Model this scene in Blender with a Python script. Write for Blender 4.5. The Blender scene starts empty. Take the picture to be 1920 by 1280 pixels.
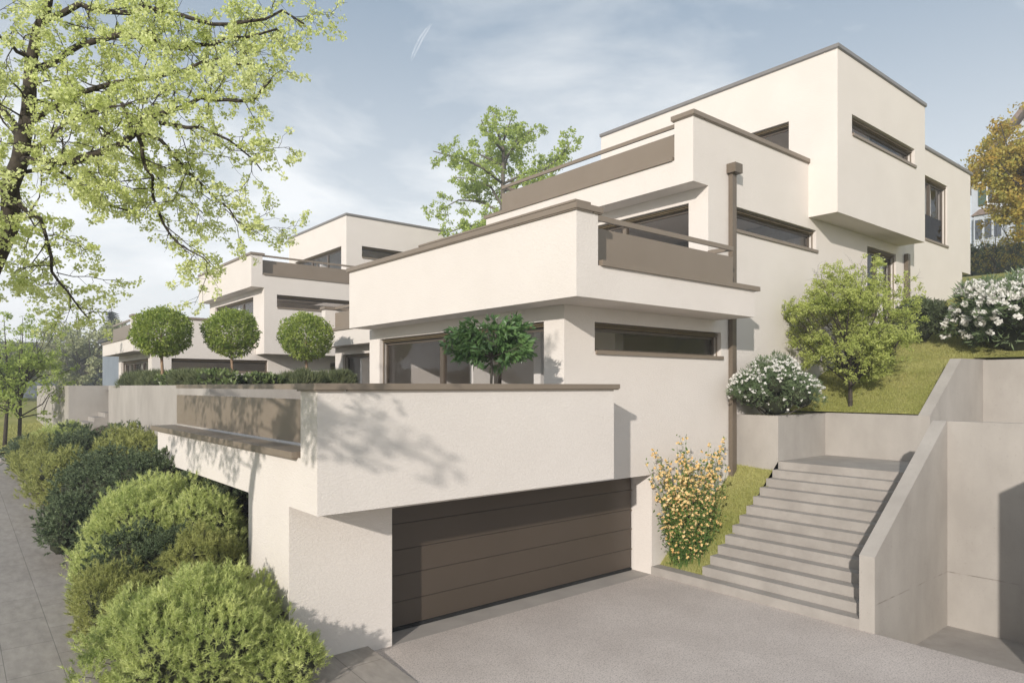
import bpy, math, random
import numpy as np
from mathutils import Vector, noise as mnoise

S = bpy.context.scene
R = math.radians
# ------------------------------------------------------------------ camera
cam_d = bpy.data.cameras.new('camera'); cam = bpy.data.objects.new('camera', cam_d)
S.collection.objects.link(cam)
cam.location = (0, 0, 4.0); cam.rotation_euler = (R(90), 0, R(-39.7))
cam_d.sensor_width = 36; cam_d.lens = 24.04; cam_d.shift_y = 0.04375
cam_d.clip_start = .1; cam_d.clip_end = 3000
S.camera = cam
# ------------------------------------------------------------------ sun + sky
SUN = Vector((1.66, 1.0, -.66)).normalized()          # direction the light travels
EL = math.asin(-SUN.z)
sun_d = bpy.data.lights.new('sun', 'SUN'); sun = bpy.data.objects.new('sun', sun_d)
S.collection.objects.link(sun)
sun_d.energy = 4.5; sun_d.angle = R(.9); sun_d.color = (1, .935, .86)
sun.rotation_euler = SUN.to_track_quat('-Z', 'Y').to_euler(); sun.location = (-20, -12, 20)
W = bpy.data.worlds.new('World'); S.world = W; W.use_nodes = True
nt = W.node_tree; nt.nodes.clear()
def N(t, **k):
    n = nt.nodes.new(t)
    for a, b in k.items(): setattr(n, a, b)
    return n
def LK(a, b): nt.links.new(a, b)
out = N('ShaderNodeOutputWorld'); bg = N('ShaderNodeBackground')
sky = N('ShaderNodeTexSky', sky_type='NISHITA', sun_disc=False, sun_elevation=EL, sun_rotation=math.atan2(-SUN.x, -SUN.y))
sky.air_density = 1.3; sky.dust_density = 2.2; sky.ozone_density = 1.2
tc = N('ShaderNodeTexCoord'); sep = N('ShaderNodeSeparateXYZ'); LK(tc.outputs['Generated'], sep.inputs[0])
mp = N('ShaderNodeMapping'); mp.inputs['Scale'].default_value = (1.0, 1.6, 3.2); mp.inputs['Rotation'].default_value = (0.25, 0.1, .6); LK(tc.outputs['Generated'], mp.inputs[0])
n1 = N('ShaderNodeTexNoise'); n1.inputs['Scale'].default_value = 2.1; n1.inputs['Detail'].default_value = 9; n1.inputs['Roughness'].default_value = .55; n1.inputs['Distortion'].default_value = .35
LK(mp.outputs[0], n1.inputs[0])
r1 = N('ShaderNodeValToRGB'); r1.color_ramp.elements[0].position = .42; r1.color_ramp.elements[1].position = .64; LK(n1.outputs[0], r1.inputs[0])
# thin cloud veil: thicker near the horizon
mr = N('ShaderNodeMapRange'); mr.inputs[1].default_value = 0.02; mr.inputs[2].default_value = .56; mr.inputs[3].default_value = 1.0; mr.inputs[4].default_value = .05; LK(sep.outputs[2], mr.inputs[0])
ml = N('ShaderNodeMath', operation='MULTIPLY'); ml.inputs[1].default_value = .66; LK(r1.outputs[0], ml.inputs[0])
ad = N('ShaderNodeMath', operation='ADD', use_clamp=True); LK(mr.outputs[0], ad.inputs[0]); LK(ml.outputs[0], ad.inputs[1])
cl = N('ShaderNodeMixRGB'); cl.inputs[1].default_value = (5.3, 5.75, 6.2, 1); cl.inputs[2].default_value = (11.4, 11.6, 11.7, 1)
LK(mr.outputs[0], cl.inputs[0])
deep = N('ShaderNodeMixRGB'); deep.inputs[0].default_value = .65; LK(sky.outputs[0], deep.inputs[1]); deep.inputs[2].default_value = (2.5, 3.45, 4.6, 1)
mx = N('ShaderNodeMixRGB'); LK(ad.outputs[0], mx.inputs[0]); LK(deep.outputs[0], mx.inputs[1]); LK(cl.outputs[0], mx.inputs[2])
LK(mx.outputs[0], bg.inputs[0]); bg.inputs[1].default_value = .112; LK(bg.outputs[0], out.inputs[0])
S.view_settings.view_transform = 'Standard'; S.view_settings.look = 'None'
S.view_settings.exposure = 0.09; S.view_settings.gamma = 1; S.view_settings.use_curve_mapping = False
S.render.engine = 'CYCLES'
S.cycles.max_bounces = 8; S.cycles.transparent_max_bounces = 12; S.cycles.diffuse_bounces = 6

# ------------------------------------------------------------------ materials
def mat(name):
    m = bpy.data.materials.new(name); m.use_nodes = True
    t = m.node_tree; b = t.nodes['Principled BSDF']
    return m, t, b
def nd(t, ty, ins=None, **k):
    n = t.nodes.new(ty)
    for a, v in k.items(): setattr(n, a, v)
    for a, v in (ins or {}).items(): n.inputs[a].default_value = v
    return n
def c4(c): return (c[0], c[1], c[2], 1)
def noisy(name, ca, cb, scale=3, detail=6, rough=.8, bump=(40, .2, .01), fine=None, spec=.3, metal=0, stretch=None, lo=.35, hi=.65):
    m, t, b = mat(name)
    tc = nd(t, 'ShaderNodeTexCoord'); vec = tc.outputs['Object']
    if stretch:
        mpn = nd(t, 'ShaderNodeMapping'); mpn.inputs['Scale'].default_value = stretch; t.links.new(vec, mpn.inputs[0]); v2 = mpn.outputs[0]
    else: v2 = vec
    n = nd(t, 'ShaderNodeTexNoise', {'Scale': scale, 'Detail': detail, 'Roughness': .6}); t.links.new(v2, n.inputs[0])
    r = nd(t, 'ShaderNodeValToRGB'); r.color_ramp.elements[0].position = lo; r.color_ramp.elements[1].position = hi
    r.color_ramp.elements[0].color = c4(ca); r.color_ramp.elements[1].color = c4(cb); t.links.new(n.outputs[0], r.inputs[0])
    col = r.outputs[0]
    if fine:      # (scale, colour, threshold lo, hi, amount) grains
        f = nd(t, 'ShaderNodeTexNoise', {'Scale': fine[0], 'Detail': 3}); t.links.new(vec, f.inputs[0])
        fr = nd(t, 'ShaderNodeMapRange', {1: fine[2], 2: fine[3], 3: 0, 4: fine[4]}); t.links.new(f.outputs[0], fr.inputs[0])
        mm = nd(t, 'ShaderNodeMixRGB'); mm.inputs[2].default_value = c4(fine[1]); t.links.new(fr.outputs[0], mm.inputs[0]); t.links.new(col, mm.inputs[1]); col = mm.outputs[0]
    t.links.new(col, b.inputs['Base Color'])
    b.inputs['Roughness'].default_value = rough; b.inputs['Specular IOR Level'].default_value = spec; b.inputs['Metallic'].default_value = metal
    if bump:
        bn = nd(t, 'ShaderNodeTexNoise', {'Scale': bump[0], 'Detail': 4, 'Roughness': .6}); t.links.new(vec, bn.inputs[0])
        bp = nd(t, 'ShaderNodeBump', {'Strength': bump[1], 'Distance': bump[2]}); t.links.new(bn.outputs[0], bp.inputs['Height']); t.links.new(bp.outputs[0], b.inputs['Normal'])
    return m
def plaster_mat():
    m, t, b = mat('cream_render_plaster')
    tc = nd(t, 'ShaderNodeTexCoord'); vec = tc.outputs['Object']
    n = nd(t, 'ShaderNodeTexNoise', {'Scale': .9, 'Detail': 7, 'Roughness': .6}); t.links.new(vec, n.inputs[0])
    r = nd(t, 'ShaderNodeValToRGB'); r.color_ramp.elements[0].position = .3; r.color_ramp.elements[1].position = .7
    r.color_ramp.elements[0].color = (.655, .605, .558, 1); r.color_ramp.elements[1].color = (.690, .640, .592, 1)
    t.links.new(n.outputs[0], r.inputs[0]); t.links.new(r.outputs[0], b.inputs['Base Color'])
    b.inputs['Roughness'].default_value = .92; b.inputs['Specular IOR Level'].default_value = .15
    # trowelled strokes: stretched, rotated noise ridges + grain
    mp1 = nd(t, 'ShaderNodeMapping'); mp1.inputs['Rotation'].default_value = (.75, -.75, .3); mp1.inputs['Scale'].default_value = (1, 1, 2.2); t.links.new(vec, mp1.inputs[0])
    v = nd(t, 'ShaderNodeTexNoise', {'Scale': 21, 'Detail': 3, 'Roughness': .55, 'Distortion': .8}); t.links.new(mp1.outputs[0], v.inputs[0])
    ra = nd(t, 'ShaderNodeMapRange', {1: .44, 2: .58}); t.links.new(v.outputs[0], ra.inputs[0])
    g = nd(t, 'ShaderNodeTexNoise', {'Scale': 110, 'Detail': 2}); t.links.new(vec, g.inputs[0])
    a = nd(t, 'ShaderNodeMath', operation='MULTIPLY_ADD'); a.inputs[1].default_value = .35; t.links.new(g.outputs[0], a.inputs[0]); t.links.new(ra.outputs[0], a.inputs[2])
    bp = nd(t, 'ShaderNodeBump', {'Strength': .36, 'Distance': .006}); t.links.new(a.outputs[0], bp.inputs['Height']); t.links.new(bp.outputs[0], b.inputs['Normal'])
    return m
def seam(m, z0):
    """stained day joint of the concrete pour at height z0"""
    t = m.node_tree; b = t.nodes['Principled BSDF']; src = b.inputs['Base Color'].links[0].from_socket
    g = nd(t, 'ShaderNodeNewGeometry'); sp = nd(t, 'ShaderNodeSeparateXYZ'); t.links.new(g.outputs['Position'], sp.inputs[0])
    n = nd(t, 'ShaderNodeTexNoise', {'Scale': 1.3, 'Detail': 5}); t.links.new(g.outputs['Position'], n.inputs[0])
    a = nd(t, 'ShaderNodeMath', operation='MULTIPLY_ADD'); a.inputs[1].default_value = .05; t.links.new(n.outputs[0], a.inputs[0]); t.links.new(sp.outputs[2], a.inputs[2])
    c = nd(t, 'ShaderNodeMath', operation='SUBTRACT'); c.inputs[1].default_value = z0 + .025; t.links.new(a.outputs[0], c.inputs[0])
    ab = nd(t, 'ShaderNodeMath', operation='ABSOLUTE'); t.links.new(c.outputs[0], ab.inputs[0])
    mr = nd(t, 'ShaderNodeMapRange', {1: .003, 2: .014, 3: 1, 4: 0}); t.links.new(ab.outputs[0], mr.inputs[0])
    n2 = nd(t, 'ShaderNodeTexNoise', {'Scale': 2.4, 'Detail': 5}); t.links.new(g.outputs['Position'], n2.inputs[0])
    m2 = nd(t, 'ShaderNodeMapRange', {1: .42, 2: .62, 3: .0, 4: .75}); t.links.new(n2.outputs[0], m2.inputs[0])
    mu = nd(t, 'ShaderNodeMath', operation='MULTIPLY'); t.links.new(mr.outputs[0], mu.inputs[0]); t.links.new(m2.outputs[0], mu.inputs[1])
    mm = nd(t, 'ShaderNodeMixRGB'); mm.inputs[2].default_value = (.13, .115, .095, 1); t.links.new(mu.outputs[0], mm.inputs[0]); t.links.new(src, mm.inputs[1]); t.links.new(mm.outputs[0], b.inputs['Base Color'])
PLASTER = plaster_mat()
INNER = noisy('interior_plaster', (.78, .74, .69), (.82, .78, .73), 1, bump=None, rough=.9)
INFLOOR = noisy('interior_floor', (.30, .27, .24), (.34, .31, .27), 2, bump=None, rough=.5)
METAL = noisy('taupe_coated_metal', (.205, .165, .126), (.220, .178, .137), 1.2, bump=(300, .05, .001), rough=.42, spec=.4)
PIPE = noisy('dark_taupe_pipe', (.135, .108, .080), (.15, .12, .09), 1.2, bump=None, rough=.45, spec=.4)
ROOFMETAL = noisy('grey_roof_edge_metal', (.19, .18, .175), (.21, .2, .19), 1.2, bump=(300, .05, .001), rough=.45, spec=.4)
FRAME = noisy('dark_bronze_frame', (.085, .065, .048), (.095, .074, .055), 2, bump=None, rough=.35, spec=.45)
BLIND = noisy('blind_slats', (.16, .12, .07), (.19, .145, .085), 2, bump=None, rough=.4)
DARK = noisy('dark_gap', (.012, .012, .012), (.02, .02, .02), 2, bump=None, rough=.9)
DOOR = noisy('dark_bronze_door', (.066, .051, .038), (.073, .056, .042), .7, bump=(260, .08, .001), rough=.42, spec=.4)
CONC = noisy('cast_concrete', (.335, .308, .278), (.405, .375, .340), 1.1, 9, .88, (22, .22, .01), (34, (.20, .185, .16), .66, .72, .5), spec=.2, stretch=(1, 1, .55))
seam(CONC, .46)
STEPC = noisy('step_concrete', (.30, .275, .25), (.37, .342, .312), 1.7, 9, .88, (30, .3, .008), (42, (.22, .2, .175), .66, .74, .5), spec=.2)
DRIVE = noisy('fine_aggregate_paving', (.53, .47, .43), (.62, .555, .51), .8, 8, .93, (70, .6, .008), (48, (.22, .195, .175), .48, .66, .62), spec=.2)
THRESH = noisy('smooth_threshold_concrete', (.33, .305, .28), (.39, .36, .33), 1.5, 8, .85, (60, .2, .003), spec=.2)
SOIL = noisy('garden_soil', (.045, .035, .025), (.085, .065, .045), 6, 8, .95, (25, .6, .03))
def tiles_mat():
    m, t, b = mat('grey_paving_slabs')
    tc = nd(t, 'ShaderNodeTexCoord')
    mp1 = nd(t, 'ShaderNodeMapping'); mp1.inputs['Rotation'].default_value = (0, 0, R(90)); t.links.new(tc.outputs['Object'], mp1.inputs[0])
    br = nd(t, 'ShaderNodeTexBrick', {'Scale': 1.0, 'Mortar Size': .006, 'Brick Width': 1.1, 'Row Height': .62, 'Color1': (.325, .292, .258, 1), 'Color2': (.35, .315, .28, 1), 'Mortar': (.19, .172, .155, 1), 'Mortar Smooth': .3})
    br.offset = .5; t.links.new(mp1.outputs[0], br.inputs[0])
    mp2 = nd(t, 'ShaderNodeMapping'); mp2.inputs['Scale'].default_value = (2.5, 1, 1); t.links.new(tc.outputs['Object'], mp2.inputs[0])
    n = nd(t, 'ShaderNodeTexNoise', {'Scale': 3, 'Detail': 8, 'Roughness': .65}); t.links.new(mp2.outputs[0], n.inputs[0])
    r = nd(t, 'ShaderNodeMapRange', {1: .3, 2: .7, 3: .82, 4: 1.15}); t.links.new(n.outputs[0], r.inputs[0])
    mm = nd(t, 'ShaderNodeMixRGB', blend_type='MULTIPLY'); mm.inputs[0].default_value = 1; t.links.new(br.outputs[0], mm.inputs[1]); t.links.new(r.outputs[0], mm.inputs[2])
    t.links.new(mm.outputs[0], b.inputs['Base Color']); b.inputs['Roughness'].default_value = .85; b.inputs['Specular IOR Level'].default_value = .25
    bp = nd(t, 'ShaderNodeBump', {'Strength': .3, 'Distance': .004}); t.links.new(n.outputs[0], bp.inputs['Height']); t.links.new(bp.outputs[0], b.inputs['Normal'])
    return m
TILES = tiles_mat()
def glass_mat(name, tint, refl):
    m = bpy.data.materials.new(name); m.use_nodes = True; t = m.node_tree; t.nodes.clear()
    o = nd(t, 'ShaderNodeOutputMaterial'); tr = nd(t, 'ShaderNodeBsdfTransparent'); tr.inputs[0].default_value = c4(tint)
    gl = nd(t, 'ShaderNodeBsdfGlossy', {'Roughness': .02}); gl.inputs[0].default_value = c4(refl)
    lw = nd(t, 'ShaderNodeLayerWeight', {'Blend': .5}); pw = nd(t, 'ShaderNodeMath', operation='POWER'); pw.inputs[1].default_value = 4; t.links.new(lw.outputs['Facing'], pw.inputs[0])
    f = nd(t, 'ShaderNodeMapRange', {1: 0, 2: 1, 3: .018, 4: .42}); t.links.new(pw.outputs[0], f.inputs[0]); mx = nd(t, 'ShaderNodeMixShader')
    t.links.new(f.outputs[0], mx.inputs[0]); t.links.new(tr.outputs[0], mx.inputs[1]); t.links.new(gl.outputs[0], mx.inputs[2]); t.links.new(mx.outputs[0], o.inputs[0])
    return m
GLASS = glass_mat('tinted_window_glass', (.93, .93, .935), (.75, .78, .8))
SMOKE = glass_mat('dark_smoked_glass', (.16, .14, .13), (.6, .6, .6))
def leaf_mat(name, ca, cb, trans=.35, rough=.55, spec=.3, nscale=2.0):
    m, t, b = mat(name)
    g = nd(t, 'ShaderNodeNewGeometry'); tc = nd(t, 'ShaderNodeTexCoord')
    n = nd(t, 'ShaderNodeTexNoise', {'Scale': nscale, 'Detail': 3}); t.links.new(tc.outputs['Object'], n.inputs[0])
    a = nd(t, 'ShaderNodeMath', operation='MULTIPLY_ADD'); a.inputs[1].default_value = .5; t.links.new(g.outputs['Random Per Island'], a.inputs[0])
    s = nd(t, 'ShaderNodeMapRange', {1: .32, 2: .68, 3: 0, 4: .5}); t.links.new(n.outputs[0], s.inputs[0]); t.links.new(s.outputs[0], a.inputs[2])
    mm = nd(t, 'ShaderNodeMixRGB'); mm.inputs[1].default_value = c4(ca); mm.inputs[2].default_value = c4(cb); t.links.new(a.outputs[0], mm.inputs[0])
    t.links.new(mm.outputs[0], b.inputs['Base Color']); b.inputs['Roughness'].default_value = rough; b.inputs['Specular IOR Level'].default_value = spec
    tl = nd(t, 'ShaderNodeBsdfTranslucent'); t.links.new(mm.outputs[0], tl.inputs[0])
    ms = nd(t, 'ShaderNodeMixShader'); ms.inputs[0].default_value = trans
    o = t.nodes['Material Output']; t.links.new(b.outputs[0], ms.inputs[1]); t.links.new(tl.outputs[0], ms.inputs[2]); t.links.new(ms.outputs[0], o.inputs[0])
    return m
BARK = noisy('dark_bark', (.030, .025, .020), (.075, .062, .048), 14, 6, .95, (40, .6, .01))
BARKL = noisy('pale_bark', (.22, .14, .09), (.34, .24, .16), 14, 6, .9, (40, .5, .006))
BARKG = noisy('grey_twigs', (.09, .08, .065), (.15, .13, .105), 10, 5, .9, None)
L_BLOSSOM = leaf_mat('lime_blossom', (.55, .62, .18), (.90, .93, .55), .5)
L_BRIGHT = leaf_mat('bright_young_leaf', (.28, .38, .08), (.56, .64, .20), .5)
L_BALL = leaf_mat('clipped_tree_leaf', (.14, .23, .035), (.47, .53, .13), .45, nscale=3)
L_MAPLE = leaf_mat('field_maple_leaf', (.32, .39, .08), (.64, .68, .24), .5)
L_LAUREL = leaf_mat('glossy_laurel_leaf', (.055, .12, .04), (.16, .27, .09), .25, .28, .55)
L_OLEAN = leaf_mat('oleander_leaf', (.07, .12, .05), (.22, .28, .14), .25, .4, .4)
L_OLIVE = leaf_mat('grey_green_leaf', (.05, .075, .035), (.13, .155, .075), .2)
L_HLAUREL = leaf_mat('broad_hedge_leaf', (.06, .095, .03), (.22, .27, .10), .2, .35, .4)
SHADE_CORE = noisy('dark_core', (.022, .026, .014), (.04, .045, .022), 9, 5, .95, None)  # near-black colour imitates the shade deep inside the bushes
L_HEDGE = leaf_mat('rosemary_hedge_leaf', (.075, .10, .045), (.21, .23, .11), .2)
L_PINE = leaf_mat('light_pine_needle', (.27, .36, .09), (.82, .85, .38), .42, nscale=3.5)
L_JUN = leaf_mat('dark_juniper_needle', (.055, .090, .045), (.22, .27, .14), .3, nscale=3.5)
L_OCH = leaf_mat('olive_pine_needle', (.19, .22, .06), (.54, .55, .20), .38, nscale=3.5)
L_AUT = leaf_mat('autumn_leaf', (.50, .30, .05), (.46, .48, .13), .45, nscale=.9)
L_KERR = leaf_mat('kerria_leaf', (.06, .13, .025), (.18, .27, .06), .35)
F_YEL = leaf_mat('yellow_orange_flower', (.88, .58, .20), (.93, .80, .48), .3)
F_WHI = leaf_mat('white_flower', (.75, .73, .68), (.85, .84, .80), .3)
L_FAR = leaf_mat('haze_pale_leaf', (.30, .33, .17), (.48, .49, .27), .3)  # haze fade of the distant trees put into the leaf colour
L_CON = leaf_mat('dark_conifer_needle', (.025, .04, .03), (.05, .07, .05), .1)
def grass_mat():
    m, t, b = mat('lawn_turf')
    tc = nd(t, 'ShaderNodeTexCoord')
    n = nd(t, 'ShaderNodeTexNoise', {'Scale': .55, 'Detail': 6, 'Roughness': .65}); t.links.new(tc.outputs['Object'], n.inputs[0])
    r = nd(t, 'ShaderNodeValToRGB'); e = r.color_ramp.elements
    e[0].position = .3; e[0].color = (.27, .27, .08, 1); e[1].position = .7; e[1].color = (.44, .38, .16, 1)
    x = e.new(.5); x.color = (.32, .32, .095, 1); t.links.new(n.outputs[0], r.inputs[0])
    f = nd(t, 'ShaderNodeTexNoise', {'Scale': 22, 'Detail': 5, 'Roughness': .7}); t.links.new(tc.outputs['Object'], f.inputs[0])
    fr = nd(t, 'ShaderNodeMapRange', {1: .3, 2: .7, 3: .5, 4: 1.4}); t.links.new(f.outputs[0], fr.inputs[0])
    mm = nd(t, 'ShaderNodeMixRGB', blend_type='MULTIPLY'); mm.inputs[0].default_value = 1; t.links.new(r.outputs[0], mm.inputs[1]); t.links.new(fr.outputs[0], mm.inputs[2])
    t.links.new(mm.outputs[0], b.inputs['Base Color']); b.inputs['Roughness'].default_value = .95; b.inputs['Specular IOR Level'].default_value = .1
    bp = nd(t, 'ShaderNodeBump', {'Strength': .9, 'Distance': .05}); t.links.new(f.outputs[0], bp.inputs['Height']); t.links.new(bp.outputs[0], b.inputs['Normal'])
    return m
GRASS = grass_mat()
L_GRASS = leaf_mat('grass_blade', (.29, .32, .07), (.60, .57, .25), .4, nscale=.8)

# ------------------------------------------------------------------ builders
ORG = {}
def tag(o, label=None, cat=None, group=None, kind=None):
    if label: o['label'] = label
    if cat: o['category'] = cat
    if group: o['group'] = group
    if kind: o['kind'] = kind
    return o
def thing(name, label, cat, loc, group=None):
    o = bpy.data.objects.new(name, None); S.collection.objects.link(o); o.location = loc; o.empty_display_size = .3
    ORG[o.name] = np.array(loc, float)
    return tag(o, label, cat, group)
def link(name, V, F, m, parent=None, loc=None, smooth=False):
    """V world coordinates"""
    V = np.asarray(V, float)
    if parent is not None: org = ORG[parent.name]
    else: org = np.array(loc if loc is not None else (0, 0, 0), float)
    me = bpy.data.meshes.new(name)
    if isinstance(F, np.ndarray):
        k = F.shape[1]; n = len(F); me.vertices.add(len(V)); me.vertices.foreach_set('co', (V - org).astype(np.float32).ravel())
        me.loops.add(n * k); me.loops.foreach_set('vertex_index', F.astype(np.int32).ravel())
        me.polygons.add(n); me.polygons.foreach_set('loop_start', np.arange(0, n * k, k, dtype=np.int32)); me.polygons.foreach_set('loop_total', np.full(n, k, dtype=np.int32))
        me.update(calc_edges=True)
    else:
        me.from_pydata([tuple(v) for v in (V - org)], [], F)
    me.materials.append(m)
    if smooth: me.polygons.foreach_set('use_smooth', np.ones(len(me.polygons), dtype=bool))
    me.update()
    o = bpy.data.objects.new(name, me); S.collection.objects.link(o)
    ORG[o.name] = org
    if parent is not None: o.parent = parent
    else: o.location = tuple(org)
    return o
class MB:
    def __init__(s): s.v = []; s.f = []
    def poly(s, pts):
        n = len(s.v); s.v += [tuple(p) for p in pts]; s.f.append(tuple(range(n, n + len(pts)))); return s
    def box(s, x0, x1, y0, y1, z0, z1):
        if x0 > x1: x0, x1 = x1, x0
        if y0 > y1: y0, y1 = y1, y0
        n = len(s.v); s.v += [(x, y, z) for x in (x0, x1) for y in (y0, y1) for z in (z0, z1)]
        s.f += [tuple(n + i for i in q) for q in ((0, 1, 3, 2), (4, 6, 7, 5), (0, 4, 5, 1), (2, 3, 7, 6), (0, 2, 6, 4), (1, 5, 7, 3))]
        return s
    def prism(s, prof, ax, a, b):
        """profile in the plane across axis ax ('x': (y,z), 'y': (x,z), 'z': (x,y)) extruded a..b"""
        def P(p, t): return {'x': (t, p[0], p[1]), 'y': (p[0], t, p[1]), 'z': (p[0], p[1], t)}[ax]
        n = len(s.v); k = len(prof); s.v += [P(p, a) for p in prof] + [P(p, b) for p in prof]
        s.f.append(tuple(range(n, n + k))); s.f.append(tuple(range(n + 2 * k - 1, n + k - 1, -1)))
        for i in range(k): j = (i + 1) % k; s.f.append((n + j, n + i, n + k + i, n + k + j))
        return s
    def tube(s, pts, rad, sides=6):
        pts = [Vector(p) for p in pts]; n0 = len(s.v); m = len(pts)
        for i, p in enumerate(pts):
            d = (pts[min(i + 1, m - 1)] - pts[max(i - 1, 0)])
            d = d.normalized() if d.length > 1e-9 else Vector((0, 0, 1))
            a = d.cross(Vector((.3, .1, 1)) if abs(d.z) < .9 else Vector((1, 0, .1))).normalized(); b = d.cross(a)
            r = rad[i] if isinstance(rad, (list, tuple)) else rad
            for k in range(sides):
                t = 2 * math.pi * k / sides; s.v.append(tuple(p + a * (math.cos(t) * r) + b * (math.sin(t) * r)))
        for i in range(m - 1):
            for k in range(sides):
                k2 = (k + 1) % sides; s.f.append((n0 + i * sides + k, n0 + i * sides + k2, n0 + (i + 1) * sides + k2, n0 + (i + 1) * sides + k))
        s.f.append(tuple(n0 + k for k in range(sides))[::-1]); s.f.append(tuple(n0 + (m - 1) * sides + k for k in range(sides)))
        return s
    def panel(s, ax, c, t, rects, holes=()):
        """wall slab, outer face at ax=c, thickness t towards +ax; rects/holes = (a0,a1,z0,z1)"""
        A = sorted({round(v, 4) for r in list(rects) + list(holes) for v in r[:2]}); Z = sorted({round(v, 4) for r in list(rects) + list(holes) for v in r[2:]})
        def inside(i, j):
            if i < 0 or j < 0 or i >= len(A) - 1 or j >= len(Z) - 1: return False
            a = (A[i] + A[i + 1]) / 2; z = (Z[j] + Z[j + 1]) / 2
            return any(r[0] < a < r[1] and r[2] < z < r[3] for r in rects) and not any(r[0] < a < r[1] and r[2] < z < r[3] for r in holes)
        def P(a, z, d): return (c + d, a, z) if ax == 'x' else (a, c + d, z)
        for i in range(len(A) - 1):
            for j in range(len(Z) - 1):
                if not inside(i, j): continue
                a0, a1, z0, z1 = A[i], A[i + 1], Z[j], Z[j + 1]
                s.poly([P(a0, z0, 0), P(a1, z0, 0), P(a1, z1, 0), P(a0, z1, 0)]); s.poly([P(a0, z0, t), P(a0, z1, t), P(a1, z1, t), P(a1, z0, t)])
                if not inside(i - 1, j): s.poly([P(a0, z0, 0), P(a0, z1, 0), P(a0, z1, t), P(a0, z0, t)])
                if not inside(i + 1, j): s.poly([P(a1, z0, 0), P(a1, z0, t), P(a1, z1, t), P(a1, z1, 0)])
                if not inside(i, j - 1): s.poly([P(a0, z0, 0), P(a0, z0, t), P(a1, z0, t), P(a1, z0, 0)])
                if not inside(i, j + 1): s.poly([P(a0, z1, 0), P(a1, z1, 0), P(a1, z1, t), P(a0, z1, t)])
        return s
    def build(s, name, m, parent=None, loc=None, smooth=False): return link(name, s.v, s.f, m, parent, loc, smooth)

def window(par, ax, c, a0, a1, z0, z1, mull=(), depth=.20, blind=True, sill=True, fw=.065, dvar=True):
    """frame set back behind the outer face c; mull = positions of mullions"""
    f = MB(); g = MB(); d0, d1 = c + depth, c + depth + .07
    def bx(mb, p0, p1, q0, q1, e0, e1): mb.box(e0, e1, p0, p1, q0, q1) if ax == 'x' else mb.box(p0, p1, e0, e1, q0, q1)
    top = z1 - (.10 if blind else 0)
    e = .004
    bx(f, a0 + e, a1 - e, top - fw, top, d0, d1); bx(f, a0 + e, a1 - e, z0 + e, z0 + fw, d0, d1)
    bx(f, a0 + e, a0 + fw, z0 + fw, top - fw, d0, d1); bx(f, a1 - fw, a1 - e, z0 + fw, top - fw, d0, d1)
    for m_ in mull: bx(f, m_ - .075, m_ + .075, z0 + fw, top - fw, d0 - .02, d1)
    o = f.build('window_frame', FRAME, par)
    gg = MB(); bx(gg, a0 + fw, a1 - fw, z0 + fw, top - fw, d0 + .03, d0 + .036); gg.build('pane', GLASS, o)
    if blind:
        b = MB(); bx(b, a0 + e, a1 - e, top + .001, z1 - .002, d0 - .05, d1 + .05)
        bx(b, a0 + e, a1 - e, z1 - .045, z1 - .030, d0 - .12, d0 - .05); bx(b, a0 + e, a1 - e, z1 - .085, z1 - .072, d0 - .12, d0 - .05)
        b.build('blind_box', BLIND, o)
        for p in (a0 + e, a1 - .03): r = MB(); bx(r, p, p + .026, z0 + .01, z1 - .1, d0 - .10, d0 - .07); r.build('guide_rail', METAL, o)
    if sill:
        s_ = MB(); bx(s_, a0 - .03 if False else a0 + .002, a1 - .002, z0 - .0, z0 + .018, c + .001, d0 + .02); bx(s_, a0 + .02, a1 + .05, z0 - .055, z0 + .02, c - .045, c - .0015)
        s_.build('sill', METAL, o)
    return o
def coping(par, segs, z0, z1, m=METAL, name='coping'):
    b = MB()
    for i, (x0, x1, y0, y1) in enumerate(segs):
        b.box(x0, x1, y0, y1, z0, z1)
        b.box(x0 + .018, x1 - .018, y0 + .018, y1 - .018, z0 - .02, z0)   # shadow lip
    return b.build(name, m, par)

# ================================================================== GROUND
def path_z(y): return .098 + .056 * (max(7.9, min(y, 34)) - 9.3)
def interp(x, xs, zs): return float(np.interp(x, xs, zs))
LX = [14.8, 17.27, 19.1, 20.9, 24, 27.2, 30.5, 36, 42, 48, 60, 75, 120]
LZ = [3.27, 3.36, 4.35, 4.75, 5.85, 6.88, 7.55, 8.85, 9.85, 10.3, 12.2, 14.5, 20]
def lawn_z(x, y): return interp(x, LX, LZ) + .05 * math.sin(x * 1.3 + y * .7) * min(1, max(0, (x - 19) / 4)) * (.6 + .4 * math.sin(y * .9))
def grid(name, xs, ys, fz, m, parent=None, smooth=True):
    V = [(x, y, fz(x, y)) for x in xs for y in ys]; ny = len(ys)
    F = [(i * ny + j, (i + 1) * ny + j, (i + 1) * ny + j + 1, i * ny + j + 1) for i in range(len(xs) - 1) for j in range(ny - 1)]
    return V, F
def grids(name, gl, m, smooth=True):
    V = []; F = []
    for xs, ys, fz in gl:
        v, f = grid(name, xs, ys, fz, m); n = len(V); V += v; F += [tuple(i + n for i in q) for q in f]
    return link(name, V, F, m, smooth=smooth)
L = np.linspace
def far_z(x, y):
    z = -1.3
    if y > 36: z = max(z, interp(y, [36, 50, 120, 700], [-1.3, 1.6, 3.0, 8]))
    if x > 34 and y < 60 + x: z = max(z, interp(x, [34, 44, 75, 120, 320], [-1.3, 8.6, 14.0, 19.2, 24]))
    return z
tag(grids('ground', [(list(L(-318, -60, 9)) + list(L(-50, 140, 60)) + list(L(160, 318, 8)), list(L(-118, -60, 4)) + list(L(-50, 150, 60)) + list(L(180, 358, 7)), far_z)], GRASS), kind='structure')
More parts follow.
